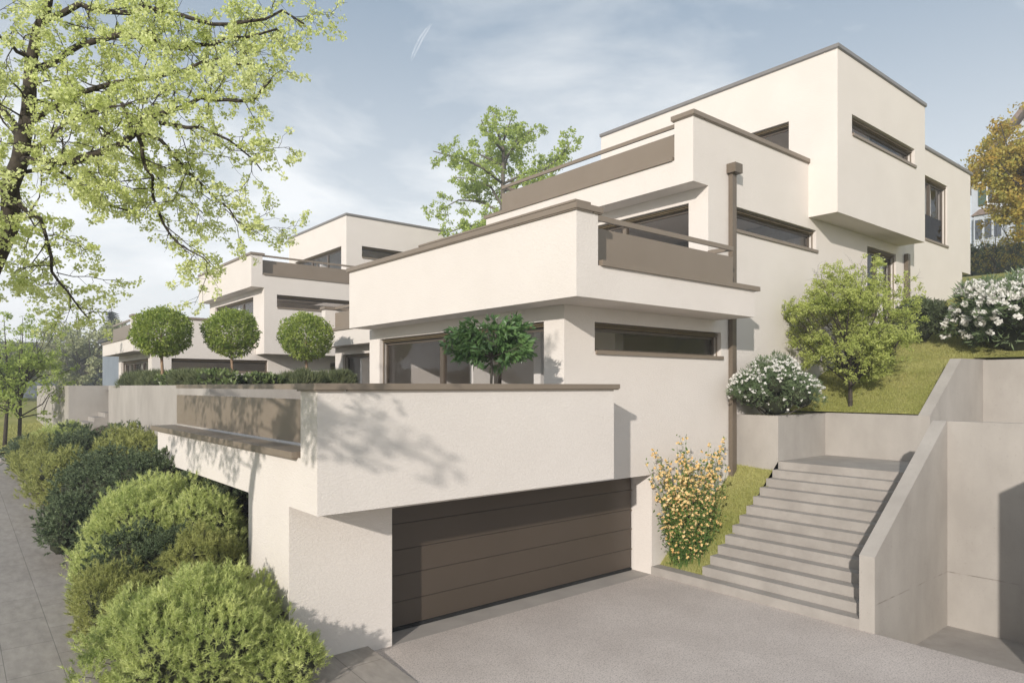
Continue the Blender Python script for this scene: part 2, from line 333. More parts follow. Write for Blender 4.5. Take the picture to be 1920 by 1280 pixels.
lawn = grids('lawn', [(L(17.268, 20.9, 20), L(6.077, 9.29, 14), lawn_z), (list(L(20.9, 50, 60)) + [55, 60, 67, 75, 90], list(L(-40, 0, 10)) + list(L(1, 9.29, 20)), lawn_z),
                      (list(L(31.5, 50, 20)) + [55, 60, 67, 75, 90], L(9.29, 60, 12), lawn_z), (L(14.9, 17.268, 6), L(8.458, 9.29, 4), lambda x, y: 3.27)], GRASS)
tag(lawn, kind='structure')
patch_z = lambda x, y: .01 + .648 * (x - 11.6) + .025 * math.sin(x * 5 + y * 3)
tag(grids('grass_slope', [(L(11.83, 14.8, 20), L(8.15, 9.31, 8), patch_z)], GRASS), kind='structure')
left_z = lambda x, y: 1.22 + .05 * (y - 30) + .03 * math.sin(x * .9 + y * .4) + max(0, x + 2) * .05
tag(grids('left_lawn', [(L(-40, 3.9, 30), L(31.9, 62, 30), left_z), (L(-40, -7, 10), L(5, 31.9, 20), lambda x, y: path_z(y) + .03)], GRASS), kind='structure')
bed_z = lambda x, y: path_z(y) - .06 + .42 * (x - 1.8) + .06 * math.sin(x * 7 + y * 5) * min(1, max(0, x - 2.0))
tag(grids('planting_bed', [(L(1.75, 4.95, 16), L(9.35, 30.4, 60), bed_z), (L(1.75, 3.69, 10), L(8.6, 9.35, 4), lambda x, y: path_z(y) + .02)], SOIL), kind='structure')
tag(grids('upper_garden', [(L(5.05, 12.2, 14), L(17.25, 33.5, 20), lambda x, y: 3.84), (L(5.05, 8, 5), L(33.4, 42, 5), lambda x, y: 3.84)], SOIL), kind='structure')
# footpath of slabs (slopes up along the planting bed), with a thickness towards the driveway
b = MB()
ys = [-12, 0, 7.9, 9.3, 14, 20, 26, 31.9]
for a, c in zip(ys[:-1], ys[1:]):
    x1 = 4.90 if c <= 9.31 else 2.0
    b.poly([(-7, a, path_z(a)), (x1, a, path_z(a)), (x1, c, path_z(c)), (-7, c, path_z(c))])
    b.poly([(x1, a, path_z(a)), (x1, a, -.3), (x1, c, -.3), (x1, c, path_z(c))])
tag(b.build('footpath', TILES), kind='structure')
b = MB(); b.poly([(4.2, -14, .004), (11.565, -14, .004), (11.565, 9.301, .004), (4.2, 9.301, .004)]); b.poly([(11.565, -14, .004), (11.565, -14, -.6), (11.565, 9.3, -.6), (11.565, 9.3, .004)])
tag(b.build('driveway', DRIVE), kind='structure')
b = MB(); b.poly([(5.0, 9.301, 0), (11.6, 9.301, 0), (11.6, 10.4, 0), (5.0, 10.4, 0)]); tag(b.build('garage_threshold', THRESH), kind='structure')
b = MB(); b.poly([(11.565, -14, -.58), (14.8, -14, -.58), (14.8, 4.8, -.58), (11.565, 4.8, -.58)]); tag(b.build('sunken_yard_floor', STEPC), kind='structure')

# ================================================================== MAIN HOUSE
H = thing('terraced_house', 'nearest cream rendered stepped house with the dark garage door and taupe railings', 'house', (3.69, 9.301, 0))
b = MB()
b.panel('y', 9.301, .3, [(3.99, 30.53, -.6, 2.33), (9.304, 30.53, 2.33, 5.545), (13.943, 30.53, 5.545, 8.45), (13.943, 24.45, 8.45, 8.66), (13.401, 18.363, 8.655, 10.155)],
        [(5.315, 11.589, -.6, 2.12), (9.834, 14.161, 4.69, 5.267), (14.60, 18.805, 7.79, 8.362), (22.077, 24.25, 6.15, 8.36)])
b.panel('x', 3.69, .3, [(9.301, 10.948, -.6, 2.33)])
b.panel('x', 9.004, .3, [(9.301, 16.98, 3.0, 5.545)], [(9.871, 16.423, 3.05, 5.265)])
b.panel('x', 13.643, .3, [(9.301, 17.0, 6.05, 8.655)], [(9.845, 16.4, 6.12, 8.36)])
b.panel('x', 30.23, .3, [(9.601, 17.0, 4, 8.45)])
b.panel('y', 17.0, .25, [(9.304, 30.5, 2.33, 5.545), (13.943, 30.5, 5.545, 8.6)])
b.box(4.0, 12, 10.7, 10.94, -.6, 2.33)
b.build('wall', PLASTER, H)
b = MB()   # jambs and lintel behind the garage opening
b.box(5.015, 5.314, 9.602, 9.95, -.5, 2.3); b.box(11.590, 11.889, 9.602, 9.95, -.5, 2.3); b.box(5.315, 11.589, 9.602, 9.95, 2.121, 2.32)
b.build('garage_jamb', PLASTER, H)
d = MB()
zs = [.062, .469, .906, 1.32, 1.749, 2.17]
for a, c in zip(zs[:-1], zs[1:]): d.box(5.25, 11.52, 9.82, 9.86, a + .005, c - .005)
door = d.build('garage_door', DOOR, H)
MB().box(5.25, 11.51, 9.835, 9.88, .01, 2.16).build('backing_panel', DARK, door)
MB().box(5.25, 11.515, 9.80, 9.85, .003, .058).build('bottom_seal', DARK, door)
t_ = MB(); t_.box(11.53, 11.585, 9.90, 9.94, 0.0, 2.2)
t_.build('door_track', DARK, H)
for z in zs[1:-1]: MB().box(11.52, 11.575, 9.83, 9.89, z - .03, z - .005).build('door_hinge', METAL, H)
# terrace over the garage
b = MB()
b.panel('x', 3.69, .34, [(8.363, 16.9, 2.33, 3.03), (8.363, 8.90, 3.03, 3.955)])
b.box(4.031, 9.345, 8.363, 8.70, 2.33, 3.955); b.box(9.0, 9.345, 8.701, 9.30, 2.33, 3.955)
b.box(4.031, 8.99, 8.701, 16.9, 2.332, 3.0); b.box(9.0, 9.003, 8.8, 16.9, 2.332, 3.0)
b.build('garage_terrace', PLASTER, H)
coping(H, [(3.635, 4.07, 8.308, 8.955), (4.07, 9.452, 8.308, 8.74)], 3.955, 4.04)
coping(H, [(3.60, 4.10, 8.985, 17.18)], 3.03, 3.115, name='ledge_coping')
def railing(name, par, ax, c, a0, a1, zp0, zp1, zr0, zr1, posts=(), ret=None):
    """panel on plane ax=c, with a rail above; ret=(end a, c1) adds a return"""
    p = MB(); r = MB()
    def bx(mb, p0, p1, z0, z1, e0, e1): mb.box(e0, e1, p0, p1, z0, z1) if ax == 'x' else mb.box(p0, p1, e0, e1, z0, z1)
    bx(p, a0, a1, zp0, zp1, c, c + .02); bx(r, a0, a1, zr0, zr1, c - .015, c + .045)
    if ret:
        a, c1 = ret; w = .02 if a == a1 else -.02
        bx(p, a - w, a, zp0, zp1, c + .021, c1); bx(r, a - 3 * w, a, zr0, zr1, c + .046, c1)
    o = p.build(name, METAL, par); r.build('rail', METAL, o)
    for s in posts: q = MB(); bx(q, s, s + .05, zp0 - .08, zr0, c + .022, c + .06); q.build('post', METAL, o)
railing('railing', H, 'x', 4.06, 8.90, 16.80, 3.16, 3.81, 3.955, 4.038)
# balcony one storey up
b = MB()
b.panel('x', 8.325, .34, [(8.30, 16.83, 5.545, 7.045)])
b.box(8.666, 13.937, 8.30, 8.60, 5.545, 6.13); b.box(8.666, 8.86, 8.30, 8.60, 6.13, 7.045); b.box(13.6, 13.937, 8.601, 9.30, 5.545, 6.13)
b.box(8.666, 13.599, 8.601, 16.49, 5.547, 6.06); b.box(8.666, 13.60, 16.50, 16.83, 5.545, 7.045)
b.build('balcony', PLASTER, H)
coping(H, [(8.27, 8.70, 8.245, 16.90), (8.70, 8.945, 8.245, 8.66)], 7.045, 7.145)
coping(H, [(8.30, 8.68, 8.30, 13.34)], 7.167, 7.205, name='coping_cap')
MB().box(8.92, 14.09, 8.245, 8.64, 6.13, 6.228).box(13.56, 14.09, 8.64, 9.295, 6.13, 6.228).build('ledge_coping', METAL, H)
railing('railing', H, 'y', 8.68, 8.87, 13.68, 6.27, 6.91, 7.05, 7.145, [10.03], ret=(13.68, 9.30))
# upper terrace
b = MB()
b.panel('x', 13.061, .34, [(9.301, 17.0, 8.655, 9.24), (9.301, 9.82, 9.24, 10.155)])
b.box(13.401, 18.36, 9.602, 16.99, 8.657, 9.12)
b.build('upper_terrace', PLASTER, H)
coping(H, [(13.006, 13.44, 9.246, 9.885), (13.44, 18.36, 9.246, 9.68)], 10.155, 10.26)
MB().box(13.01, 13.42, 9.86, 17.06, 9.24, 9.335).build('ledge_coping', METAL, H)
railing('railing', H, 'x', 13.44, 9.82, 16.68, 9.36, 10.02, 10.17, 10.26, [], ret=(16.68, 16.5))
# top cube
b = MB()
b.panel('x', 18.364, .3, [(8.501, 17.05, 8.66, 13.05)], [(9.871, 16.2, 9.2, 11.48)])
b.panel('y', 8.501, .3, [(18.664, 24.45, 8.66, 13.05)], [(19.214, 23.614, 10.95, 11.485)])
b.box(24.15, 24.45, 8.802, 17.05, 8.66, 13.05); b.box(18.665, 24.149, 8.802, 17.0, 8.662, 9.1); b.box(18.665, 24.149, 8.802, 17.0, 12.6, 12.9); b.box(18.665, 24.149, 16.8, 17.04, 9.1, 12.6)
b.build('top_storey', PLASTER, H)
coping(H, [(18.32, 24.50, 8.455, 8.85), (18.32, 18.70, 8.85, 17.09), (24.1, 24.50, 8.85, 17.09)], 13.05, 13.15, ROOFMETAL, 'roof_edge')
# block to the right
b = MB()
b.panel('y', 9.301, .3, [(24.451, 31.47, 8.451, 12.42)], [(26.66, 28.93, 9.23, 11.49)])
b.box(31.17, 31.47, 9.602, 16.5, 8.451, 12.42); b.box(24.46, 31.169, 9.602, 17, 12.1, 12.3); b.box(24.46, 31.169, 9.602, 17, 8.452, 8.8)
b.box(24.452, 24.75, 9.602, 17, 8.8, 12.1)
b.build('side_storey', PLASTER, H)
coping(H, [(24.52, 31.62, 9.25, 9.64), (31.12, 31.62, 9.64, 16.6)], 12.42, 12.52, ROOFMETAL, 'roof_edge')
# floors and interior partitions
b = MB()
b.box(9.31, 30.2, 9.61, 16.98, 2.6, 3.04); b.box(13.95, 30.2, 9.61, 16.98, 5.6, 6.1); b.box(18.37, 24.1, 9.61, 16.98, 8.4, 8.64)
b.build('floor_slab', INFLOOR, H)
b = MB()
b.box(15.9, 16.1, 9.62, 16.9, 3.05, 5.54); b.box(10.6, 13.4, 14.35, 14.5, 3.05, 5.54); b.box(12.9, 13.2, 11.5, 14.34, 3.05, 5.54); b.box(11.2, 11.45, 12.4, 12.65, 3.05, 5.54)
b.box(9.31, 16.0, 9.62, 16.98, 5.50, 5.540)
b.box(19.5, 19.7, 9.62, 16.9, 6.1, 8.4); b.box(14.4, 19.4, 13.4, 13.6, 6.1, 8.5)
b.box(20.2, 26.2, 13.0, 13.2, 6.1, 8.5); b.box(19.2, 23.9, 13.4, 13.6, 9.1, 12.6); b.box(24.8, 31.1, 13.2, 13.4, 8.8, 12.1); b.box(21.0, 21.15, 8.85, 13.3, 9.1, 12.6)
b.build('interior_wall', INNER, H)
for x in (24.1, 28.35):
    pr = [(x - k * .06, 9.66 + .035 * (k % 2)) for k in range(12)]
    pr = pr + [(a, c_ + .01) for a, c_ in pr[::-1]]
    MB().prism(pr, 'z', 6.2 if x < 25 else 9.3, 8.2 if x < 25 else 11.3).build('curtain', INNER, H)
window(H, 'x', 9.004, 9.871, 16.423, 3.05, 5.265, (11.60, 13.70), .2, sill=False)
window(H, 'y', 9.301, 9.834, 14.161, 4.69, 5.267)
window(H, 'x', 13.643, 9.845, 16.4, 6.12, 8.36, (12.0, 14.2), .2, sill=False)
window(H, 'y', 9.301, 14.60, 18.805, 7.79, 8.362)
window(H, 'y', 9.301, 22.077, 24.25, 6.15, 8.36, (23.05,), .16)
window(H, 'x', 18.364, 9.871, 16.2, 9.2, 11.48, (12.0, 14.1), .2, sill=False)
window(H, 'y', 8.501, 19.214, 23.614, 10.95, 11.485)
w = window(H, 'y', 9.301, 26.66, 28.93, 9.23, 11.49, (27.60,), .16)
MB().box(26.74, 28.42, 9.33, 9.345, 9.28, 10.12).build('glass_balustrade', SMOKE, w)
# downpipes with square rainwater heads
p = MB().box(14.44, 14.61, 9.17, 9.28, 1.75, 9.09); o = p.build('downpipe', PIPE, H)
MB().box(14.37, 14.68, 9.05, 9.29, 9.08, 9.30).build('rainwater_head', PIPE, o)
p = MB().box(24.87, 25.07, 9.16, 9.28, 6.2, 8.45); p.build('downpipe', PIPE, H)

# ================================================================== NEIGHBOURING UNIT
M = thing('terraced_house', 'second unit set back behind the front house, showing one balcony end and garden window', 'house', (12.1, 17.3, 3.8))
b = MB()
b.panel('x', 12.116, .3, [(17.3, 25.737, 3.5, 5.545)], [(18.2, 25.07, 3.9, 5.24)])
b.panel('y', 17.3, .1, [(12.42, 16.9, 3.5, 5.5)]); b.box(12.42, 17.2, 25.44, 25.737, 3.5, 5.545)
b.box(17.0, 17.3, 17.3, 25.7, 3.5, 8.6); b.box(17.3, 24, 17.3, 25.7, 8.3, 8.6); b.box(17.3, 24, 25.4, 25.7, 3.5, 8.3)
b.build('wall', PLASTER, M)
b = MB()
b.panel('x', 11.566, .34, [(17.3, 25.8, 5.545, 6.13), (25.46, 25.8, 6.13, 7.045)])
b.box(11.907, 17, 17.3, 25.45, 5.547, 6.05); b.box(11.907, 17, 25.46, 25.8, 5.545, 7.045)
b.build('balcony', PLASTER, M)
coping(M, [(11.51, 16.9, 25.42, 25.86)], 7.045, 7.145)
MB().box(11.51, 11.94, 17.3, 25.42, 6.13, 6.225).build('ledge_coping', METAL, M)
railing('railing', M, 'x', 11.95, 17.3, 25.4, 6.27, 6.91, 7.05, 7.145)
window(M, 'x', 12.116, 18.2, 25.07, 3.9, 5.24, (20.6, 22.6), .2, sill=False)
b = MB(); b.box(16.0, 16.2, 17.5, 25.4, 3.9, 5.54); b.box(12.5, 16, 24.2, 24.35, 3.9, 5.54); b.box(12.43, 16, 17.5, 25.4, 3.6, 3.88)
b.build('interior_wall', INNER, M)

# ================================================================== SECOND HOUSE (left)
B = thing('terraced_house', 'farther cream stepped house at left, behind the three round clipped trees', 'house', (7.05, 33.4, 3.6))
b = MB()
b.panel('y', 33.4, .3, [(7.35, 26, 3.3, 5.545), (6.661, 11.60, 5.545, 7.05)], [(7.85, 12.19, 4.69, 5.265), (15.45, 16.4, 3.7, 5.22)])
b.panel('x', 7.05, .3, [(33.4, 40.86, 3.3, 5.545)], [(34.1, 40.2, 3.85, 5.26)])
b.panel('y', 40.6, .26, [(7.351, 26, 3.3, 5.545), (12, 26, 5.545, 8.65)])
b.build('wall', PLASTER, B)
b = MB()
b.panel('x', 6.32, .34, [(33.4, 40.85, 5.545, 6.13), (33.4, 33.98, 6.13, 7.05)])
b.box(6.661, 11.6, 33.702, 40.59, 5.547, 6.05); b.build('lower_terrace', PLASTER, B)
coping(B, [(6.27, 6.71, 33.34, 34.04), (6.71, 11.6, 33.34, 33.75)], 7.05, 7.145)
MB().box(6.27, 6.71, 34.02, 40.9, 6.13, 6.225).build('ledge_coping', METAL, B)
railing('railing', B, 'x', 6.70, 33.98, 40.3, 6.27, 6.91, 7.05, 7.145, [38.0])
b = MB()
b.panel('y', 32.28, .3, [(11.907, 22, 5.54, 9.24), (11.35, 11.53, 8.656, 10.155), (11.53, 11.907, 8.656, 9.24)], [(12.215, 16.4, 7.77, 8.375)])
b.panel('x', 11.607, .3, [(32.28, 40.87, 5.54, 8.655)], [(33.76, 39.9, 6.15, 8.36)])
b.panel('x', 11.01, .34, [(32.28, 40.85, 8.656, 10.155)])
b.box(11.351, 16.3, 32.60, 40.84, 8.657, 9.15); b.box(11.908, 22, 32.59, 40.5, 5.542, 6.05)
b.build('middle_storey', PLASTER, B)
coping(B, [(10.96, 11.39, 32.225, 40.9), (11.39, 11.62, 32.225, 32.62)], 10.155, 10.26)
MB().box(11.58, 22, 32.225, 32.6, 9.24, 9.335).build('ledge_coping', METAL, B)
railing('railing', B, 'y', 32.66, 11.54, 22, 9.37, 10.02, 10.17, 10.26, [14.4])
b = MB()
b.panel('x', 16.35, .3, [(33.4, 41.2, 8.9, 13.05)], [(34.0, 40.3, 9.2, 11.5)])
b.panel('y', 33.4, .3, [(16.65, 22.55, 8.9, 13.05)], [(17.25, 21.6, 10.93, 11.53)])
b.box(22.25, 22.55, 33.702, 41.2, 8.9, 13.05); b.box(16.651, 22.249, 33.702, 41.2, 12.6, 12.95); b.box(16.651, 22.249, 40.9, 41.2, 8.9, 12.6)
b.build('top_storey', PLASTER, B)
coping(B, [(16.3, 22.6, 33.34, 33.7), (16.3, 16.7, 33.7, 41.25)], 13.05, 13.15, ROOFMETAL, 'roof_edge')
b = MB(); b.box(13.6, 13.8, 33.75, 40.5, 3.7, 5.5); b.box(7.4, 13.6, 37, 37.2, 3.7, 5.5); b.box(7.36, 18, 33.75, 40.5, 3.4, 3.7)
b.box(17.4, 17.6, 32.7, 40.5, 6.1, 8.6); b.box(12, 17.3, 37, 37.2, 6.1, 8.6); b.box(17, 22.2, 38, 38.2, 9.15, 12.6)
b.build('interior_wall', INNER, B)
window(B, 'x', 7.05, 34.1, 40.2, 3.85, 5.26, (36.0, 38.1), .2, sill=False)
window(B, 'y', 33.4, 7.85, 12.19, 4.69, 5.265)
window(B, 'y', 33.4, 15.45, 16.4, 3.7, 5.22, (), .15, sill=False)
window(B, 'x', 11.607, 33.76, 39.9, 6.15, 8.36, (35.8, 37.9), .2, sill=False)
window(B, 'y', 32.28, 12.215, 16.4, 7.77, 8.375)
window(B, 'x', 16.35, 34.0, 40.3, 9.2, 11.5, (36.1, 38.2), .2, sill=False)
window(B, 'y', 33.4, 17.25, 21.6, 10.93, 11.53)

# ================================================================== WALLS AND STAIRS
def solid(mb, name, m, label, cat, loc, group=None):
    return tag(mb.build(name, m, loc=loc), label, cat, group)
prof = [(11.565, -.3)]
for n in range(1, 14): x = 11.565 + .27 * (n - 1); prof += [(x, .175 * n - .175 if n > 1 else -.3), (x, .175 * n)]
prof = prof[1:] + [(14.79, 2.275), (14.79, -.3)]
b = MB().prism(prof, 'y', 5.0, 8.208)
b.box(11.565, 11.84, 8.2085, 9.30, -.3, .175)
b.box(14.7905, 17.068, 4.99, 8.207, 1.8, 2.275); b.box(14.996, 20.69, -8, 4.989, 1.8, 2.275); b.box(17.069, 20.69, 4.99, 5.83, 1.8, 2.275)
solid(b, 'outdoor_staircase', STEPC, 'wide concrete staircase of thirteen steps rising from the driveway to a landing', 'staircase', (11.565, 6.6, 0))
b = MB().box(14.788, 15.03, 8.459, 9.30, 1.5, 3.32); b.box(14.788, 17.27, 8.208, 8.458, 1.5, 3.32); b.box(17.068, 17.27, 6.078, 8.2075, 1.8, 3.335)
solid(b, 'retaining_wall', CONC, 'low concrete wall around the stair landing holding the flowering bush and small lawn tree', 'retaining wall', (17.07, 8.2, 2.27))
b = MB().prism([(11.563, -.6), (11.563, 1.235), (14.76, 3.335), (14.996, 3.335), (14.996, -.6)], 'y', 4.755, 4.999)
b.box(14.795, 14.995, -12, 4.7545, -.6, 3.335)
solid(b, 'retaining_wall', CONC, 'concrete wall with a sloping top beside the stairs, turning right behind the sunken yard', 'retaining wall', (14.8, 4.8, -.58))
b = MB().prism([(17.0685, 1.8), (17.0685, 3.335), (19.09, 4.68), (20.9, 4.70), (20.9, 1.8)], 'y', 5.831, 6.077)
b.box(20.691, 20.9, -12, 5.8305, 1.8, 4.68)
solid(b, 'retaining_wall', CONC, 'uppermost concrete wall with a sloping top, below the big white flowering bush', 'retaining wall', (20.7, 5.9, 2.27))
b = MB().prism([(11.56, -.6), (11.56, 3.335), (14.79, 3.335), (14.79, -.6)], 'y', 1.72, 1.98)
solid(b, 'retaining_wall', CONC, 'concrete wall across the sunken yard, just right of the picture, throwing its shadow into it', 'retaining wall', (13, 1.85, -.58))
b = MB().box(4.9, 5.1, 17.46, 30.40, .6, 4.03); b.box(5.1, 9.0, 30.2, 30.40, 1, 4.03)
solid(b, 'garden_wall', CONC, 'long concrete wall running along the shrub bed below the clipped trees', 'garden wall', (5, 24, 1.5))
b = MB().box(4.9, 12.0, 17.25, 17.4595, 1, 4.03)
solid(b, 'garden_wall', CONC, 'shaded concrete cross wall closing the far end of the garage terrace', 'garden wall', (8, 17.3, 3))
b = MB().box(3.78, 3.98, 32.21, 44, 1, 4.03); b.box(3.78, 9.5, 32.0, 32.2095, 1, 4.03)
solid(b, 'garden_wall', CONC, 'concrete corner wall left of the small garden steps, beyond the shrubs', 'garden wall', (3.8, 32, 2))
b = MB()
for n in range(10): b.box(1.55 + .36 * n, 1.55 + .36 * (n + 1) - (.002 if n < 9 else -1.5), 30.45, 31.99, .6, 1.42 + .172 * n)
solid(b, 'garden_steps', STEPC, 'narrow concrete steps climbing between the two garden walls at left', 'steps', (3, 31.2, 1.3))

# ================================================================== VEGETATION
def rnd_dirs(rg, n):
    d = rg.normal(size=(n, 3)); return d / np.linalg.norm(d, axis=1)[:, None]
def leaves(name, C, m, parent=None, loc=None, size=.05, ratio=.5, var=.35, dirs=None, rg=None, updown=None, fold=True):
    """rhombic leaf at every centre; dirs = leaf long axis"""
    C = np.asarray(C, float); n = len(C)
    a = rnd_dirs(rg, n) if dirs is None else dirs / np.linalg.norm(dirs, axis=1)[:, None]
    r = rnd_dirs(rg, n)
    b = np.cross(a, r); b /= np.maximum(np.linalg.norm(b, axis=1)[:, None], 1e-6)
    s = (size * (1 + var * rg.uniform(-1, 1, n)))[:, None]
    V = np.empty((n, 4, 3)); V[:, 0] = C - a * s * .5; V[:, 1] = C + b * s * ratio * .5 - a * s * .05; V[:, 2] = C + a * s * .5; V[:, 3] = C - b * s * ratio * .5 - a * s * .05
    return link(name, V.reshape(-1, 3), np.arange(4 * n).reshape(-1, 4), m, parent, loc)
def blades(name, C, D, m, parent=None, loc=None, length=.1, width=.008, var=.4, rg=None, bend=.25):
    """thin pointed blades (needles, grass): base C, direction D"""
    C = np.asarray(C, float); n = len(C); D = D / np.linalg.norm(D, axis=1)[:, None]
    b = np.cross(D, rnd_dirs(rg, n)); b /= np.maximum(np.linalg.norm(b, axis=1)[:, None], 1e-6)
    l = (length * (1 + var * rg.uniform(-1, 1, n)))[:, None]; w = width * .5
    V = np.empty((n, 3, 3)); V[:, 0] = C - b * w; V[:, 1] = C + b * w; V[:, 2] = C + D * l
    return link(name, V.reshape(-1, 3), np.arange(3 * n).reshape(-1, 3), m, parent, loc)
def sub_path(rg, p, d, length, n, wob, grav=0):
    pts = [np.array(p, float)]; d = np.array(d, float); d /= np.linalg.norm(d)
    for i in range(n):
        d = d + rg.normal(size=3) * wob; d[2] -= grav; d /= np.linalg.norm(d)
        pts.append(pts[-1] + d * length / n)
    return pts
def twigs_from(rg, mb, pts, r0, spacing, length, depth, out_tips, grav=0, spread=.9, wob=.22, sides=4, up=0, start=.15):
    """side twigs off a polyline; collects tips and twig points in out_tips"""
    pts = [np.array(p, float) for p in pts]
    seg = [np.linalg.norm(pts[i + 1] - pts[i]) for i in range(len(pts) - 1)]; tot = sum(seg)
    t = tot * start
    while t < tot:
        i = 0; u = t
        while i < len(seg) - 1 and u > seg[i]: u -= seg[i]; i += 1
        f = u / seg[i]; p = pts[i] * (1 - f) + pts[i + 1] * f; ax = (pts[i + 1] - pts[i]) / seg[i]
        s = rg.normal(size=3); s -= ax * s.dot(ax); s /= np.linalg.norm(s)
        d = ax * (1 - spread * .5) + s * spread; d[2] += up
        l = length * rg.uniform(.6, 1.25) * (1 - .35 * t / tot)
        rr = max(r0 * .45 * (1 - .5 * t / tot), .0025)
        q = sub_path(rg, p, d, l, 4, wob, grav)
        mb.tube(q, [rr, rr * .85, rr * .7, rr * .55, rr * .35], sides if depth > 1 else 3)
        if depth > 1: twigs_from(rg, mb, q, rr, spacing * .62, length * .5, depth - 1, out_tips, grav * 1.4, spread, wob, 3, up, .2)
        out_tips += [q[2], q[3], q[4]] if depth == 1 else [q[4]]
        t += spacing * rg.uniform(.6, 1.4)
def clumps(rg, tips, per, rad, squash=.8):
    T = np.repeat(np.asarray(tips), per, axis=0); o = rnd_dirs(rg, len(T)) * (rg.uniform(0, 1, len(T)) ** .5)[:, None] * rad; o[:, 2] *= squash
    return T + o

# ---- the big tree at the left edge of the picture
rg = np.random.default_rng(7)
limbs = {
'trunk': [(-0.35, 8.95, .05), (-0.25, 8.8, 1.6), (-.12, 8.62, 3.2), (-0.02, 8.5, 4.12), (0.21, 8.14, 4.77), (0.39, 7.86, 5.25), (0.47, 7.67, 5.64), (0.53, 7.62, 6.05), (0.57, 7.59, 6.36), (0.6, 7.56, 6.78), (0.63, 7.53, 7.09), (0.72, 7.46, 7.4), (0.82, 7.25, 7.8)],
'A': [(0.57, 7.59, 6.36), (0.71, 7.34, 6.47), (0.93, 7.16, 6.61), (1.19, 6.94, 6.71), (1.44, 6.73, 6.75), (1.68, 6.6, 6.85), (1.95, 6.44, 6.97), (2.14, 6.28, 6.92)],
'C': [(0.6, 7.56, 6.87), (0.77, 7.55, 6.98), (0.96, 7.39, 7.14), (1.26, 7.14, 7.24), (1.49, 6.95, 7.19), (1.7, 6.78, 7.11), (1.91, 6.61, 7.14), (2.13, 6.42, 7.21), (2.36, 6.23, 7.29)],
'D': [(0.54, 7.61, 6.05), (0.69, 7.35, 6.01), (0.88, 7.07, 5.97), (1.09, 6.83, 6.05), (1.25, 6.63, 6.16), (1.31, 6.58, 6.3), (1.5, 6.42, 6.38), (1.7, 6.26, 6.49), (1.89, 6.1, 6.47), (2.05, 5.97, 6.46), (2.17, 5.87, 6.64)],
'D2': [(1.28, 6.6, 6.17), (1.46, 6.59, 6.16), (1.56, 6.63, 6.07), (1.69, 6.65, 5.95), (1.94, 6.71, 5.77), (2.14, 6.67, 5.57), (2.31, 6.66, 5.46)],
'D3': [(1.28, 6.6, 6.17), (1.34, 6.69, 6.01), (1.43, 6.74, 5.87), (1.5, 6.82, 5.57), (1.6, 6.86, 5.4), (1.74, 6.75, 5.25), (1.89, 6.62, 5.1)],
'D4': [(1.43, 6.48, 6.27), (1.61, 6.33, 6.23), (1.82, 6.29, 6.22), (2.0, 6.14, 6.08), (2.18, 6.12, 5.92)],
'E': [(0.52, 7.62, 5.93), (0.82, 7.63, 6.02), (0.99, 7.62, 5.87), (1.21, 7.58, 5.75), (1.38, 7.56, 5.72), (1.47, 7.49, 5.75)],
'F': [(0.48, 7.66, 5.71), (0.65, 7.26, 5.47), (0.71, 7.08, 5.12), (0.75, 6.91, 4.88), (0.85, 6.83, 4.72), (0.94, 6.76, 4.58)],
'G': [(1.25, 6.63, 6.2), (1.2, 6.8, 6.48), (1.1, 7.02, 6.66), (0.96, 7.39, 6.82)],
'H': [(0.69, 7.49, 7.31), (0.96, 7.39, 7.52), (1.15, 7.23, 7.45), (1.42, 7.01, 7.49), (1.62, 6.72, 7.38), (1.88, 6.5, 7.28), (2.07, 6.21, 7.25), (2.32, 6.0, 7.35), (2.47, 5.88, 7.23)],
'S': [(0.57, 7.58, 6.58), (0.84, 7.75, 6.61), (1.18, 7.73, 6.53), (1.49, 7.6, 6.25), (1.69, 7.43, 5.98), (1.98, 7.2, 5.72)],
'U': [(0.2, 8.2, 4.7), (-.2, 9.2, 5.05), (-.45, 10.6, 5.0), (-.5, 12.0, 4.7), (-.4, 13.2, 4.4)],
'V': [(0.0, 8.5, 4.2), (-.6, 9.1, 4.6), (-1.1, 10.0, 4.8), (-1.5, 11.2, 4.8)],
'X': [(0.1, 8.3, 4.5), (-.4, 7.2, 5.1), (-.8, 6.1, 5.5), (-1.05, 5.0, 5.6), (-1.2, 4.2, 5.5)],
'Y': [(-.4, 7.2, 5.1), (-.35, 6.4, 5.1), (-.5, 5.7, 5.1)],
'I': [(0.61, 7.55, 6.97), (0.43, 7.18, 6.91), (0.21, 6.85, 6.92)],
'J': [(0.54, 7.61, 6.1), (0.41, 8.24, 6.7), (0.11, 9.27, 7.39), (-0.45, 10.51, 8.04)],
'K': [(0.48, 7.66, 5.71), (0.18, 8.43, 6.18), (-0.41, 9.7, 6.77), (-1.15, 11.09, 7.31)],
'L': [(0.39, 7.86, 5.25), (0.02, 8.82, 5.72), (-0.71, 10.47, 6.04), (-1.59, 12.24, 6.58)],
'M': [(0.46, 7.67, 5.64), (0.25, 7.07, 5.5), (0.04, 6.46, 5.54)],
'N': [(0.32, 7.99, 5.11), (-0.07, 9.68, 5.52), (-0.6, 11.67, 5.7), (-1.33, 13.84, 6.32)],
'P': [(0.1, 8.3, 4.5), (-.9, 7.6, 5.2), (-1.8, 6.8, 5.7), (-2.6, 6.2, 6.1)],
'Q': [(0.56, 7.6, 6.1), (0.71, 7.08, 6.16), (0.87, 6.69, 6.26), (1.04, 6.29, 6.25), (1.15, 6.07, 6.25)]}
T = thing('foreground_tree', 'large spring tree with lime green blossom hanging over the upper left corner', 'tree', (-0.35, 8.95, 0))
bt = MB(); tw = MB(); tips = []
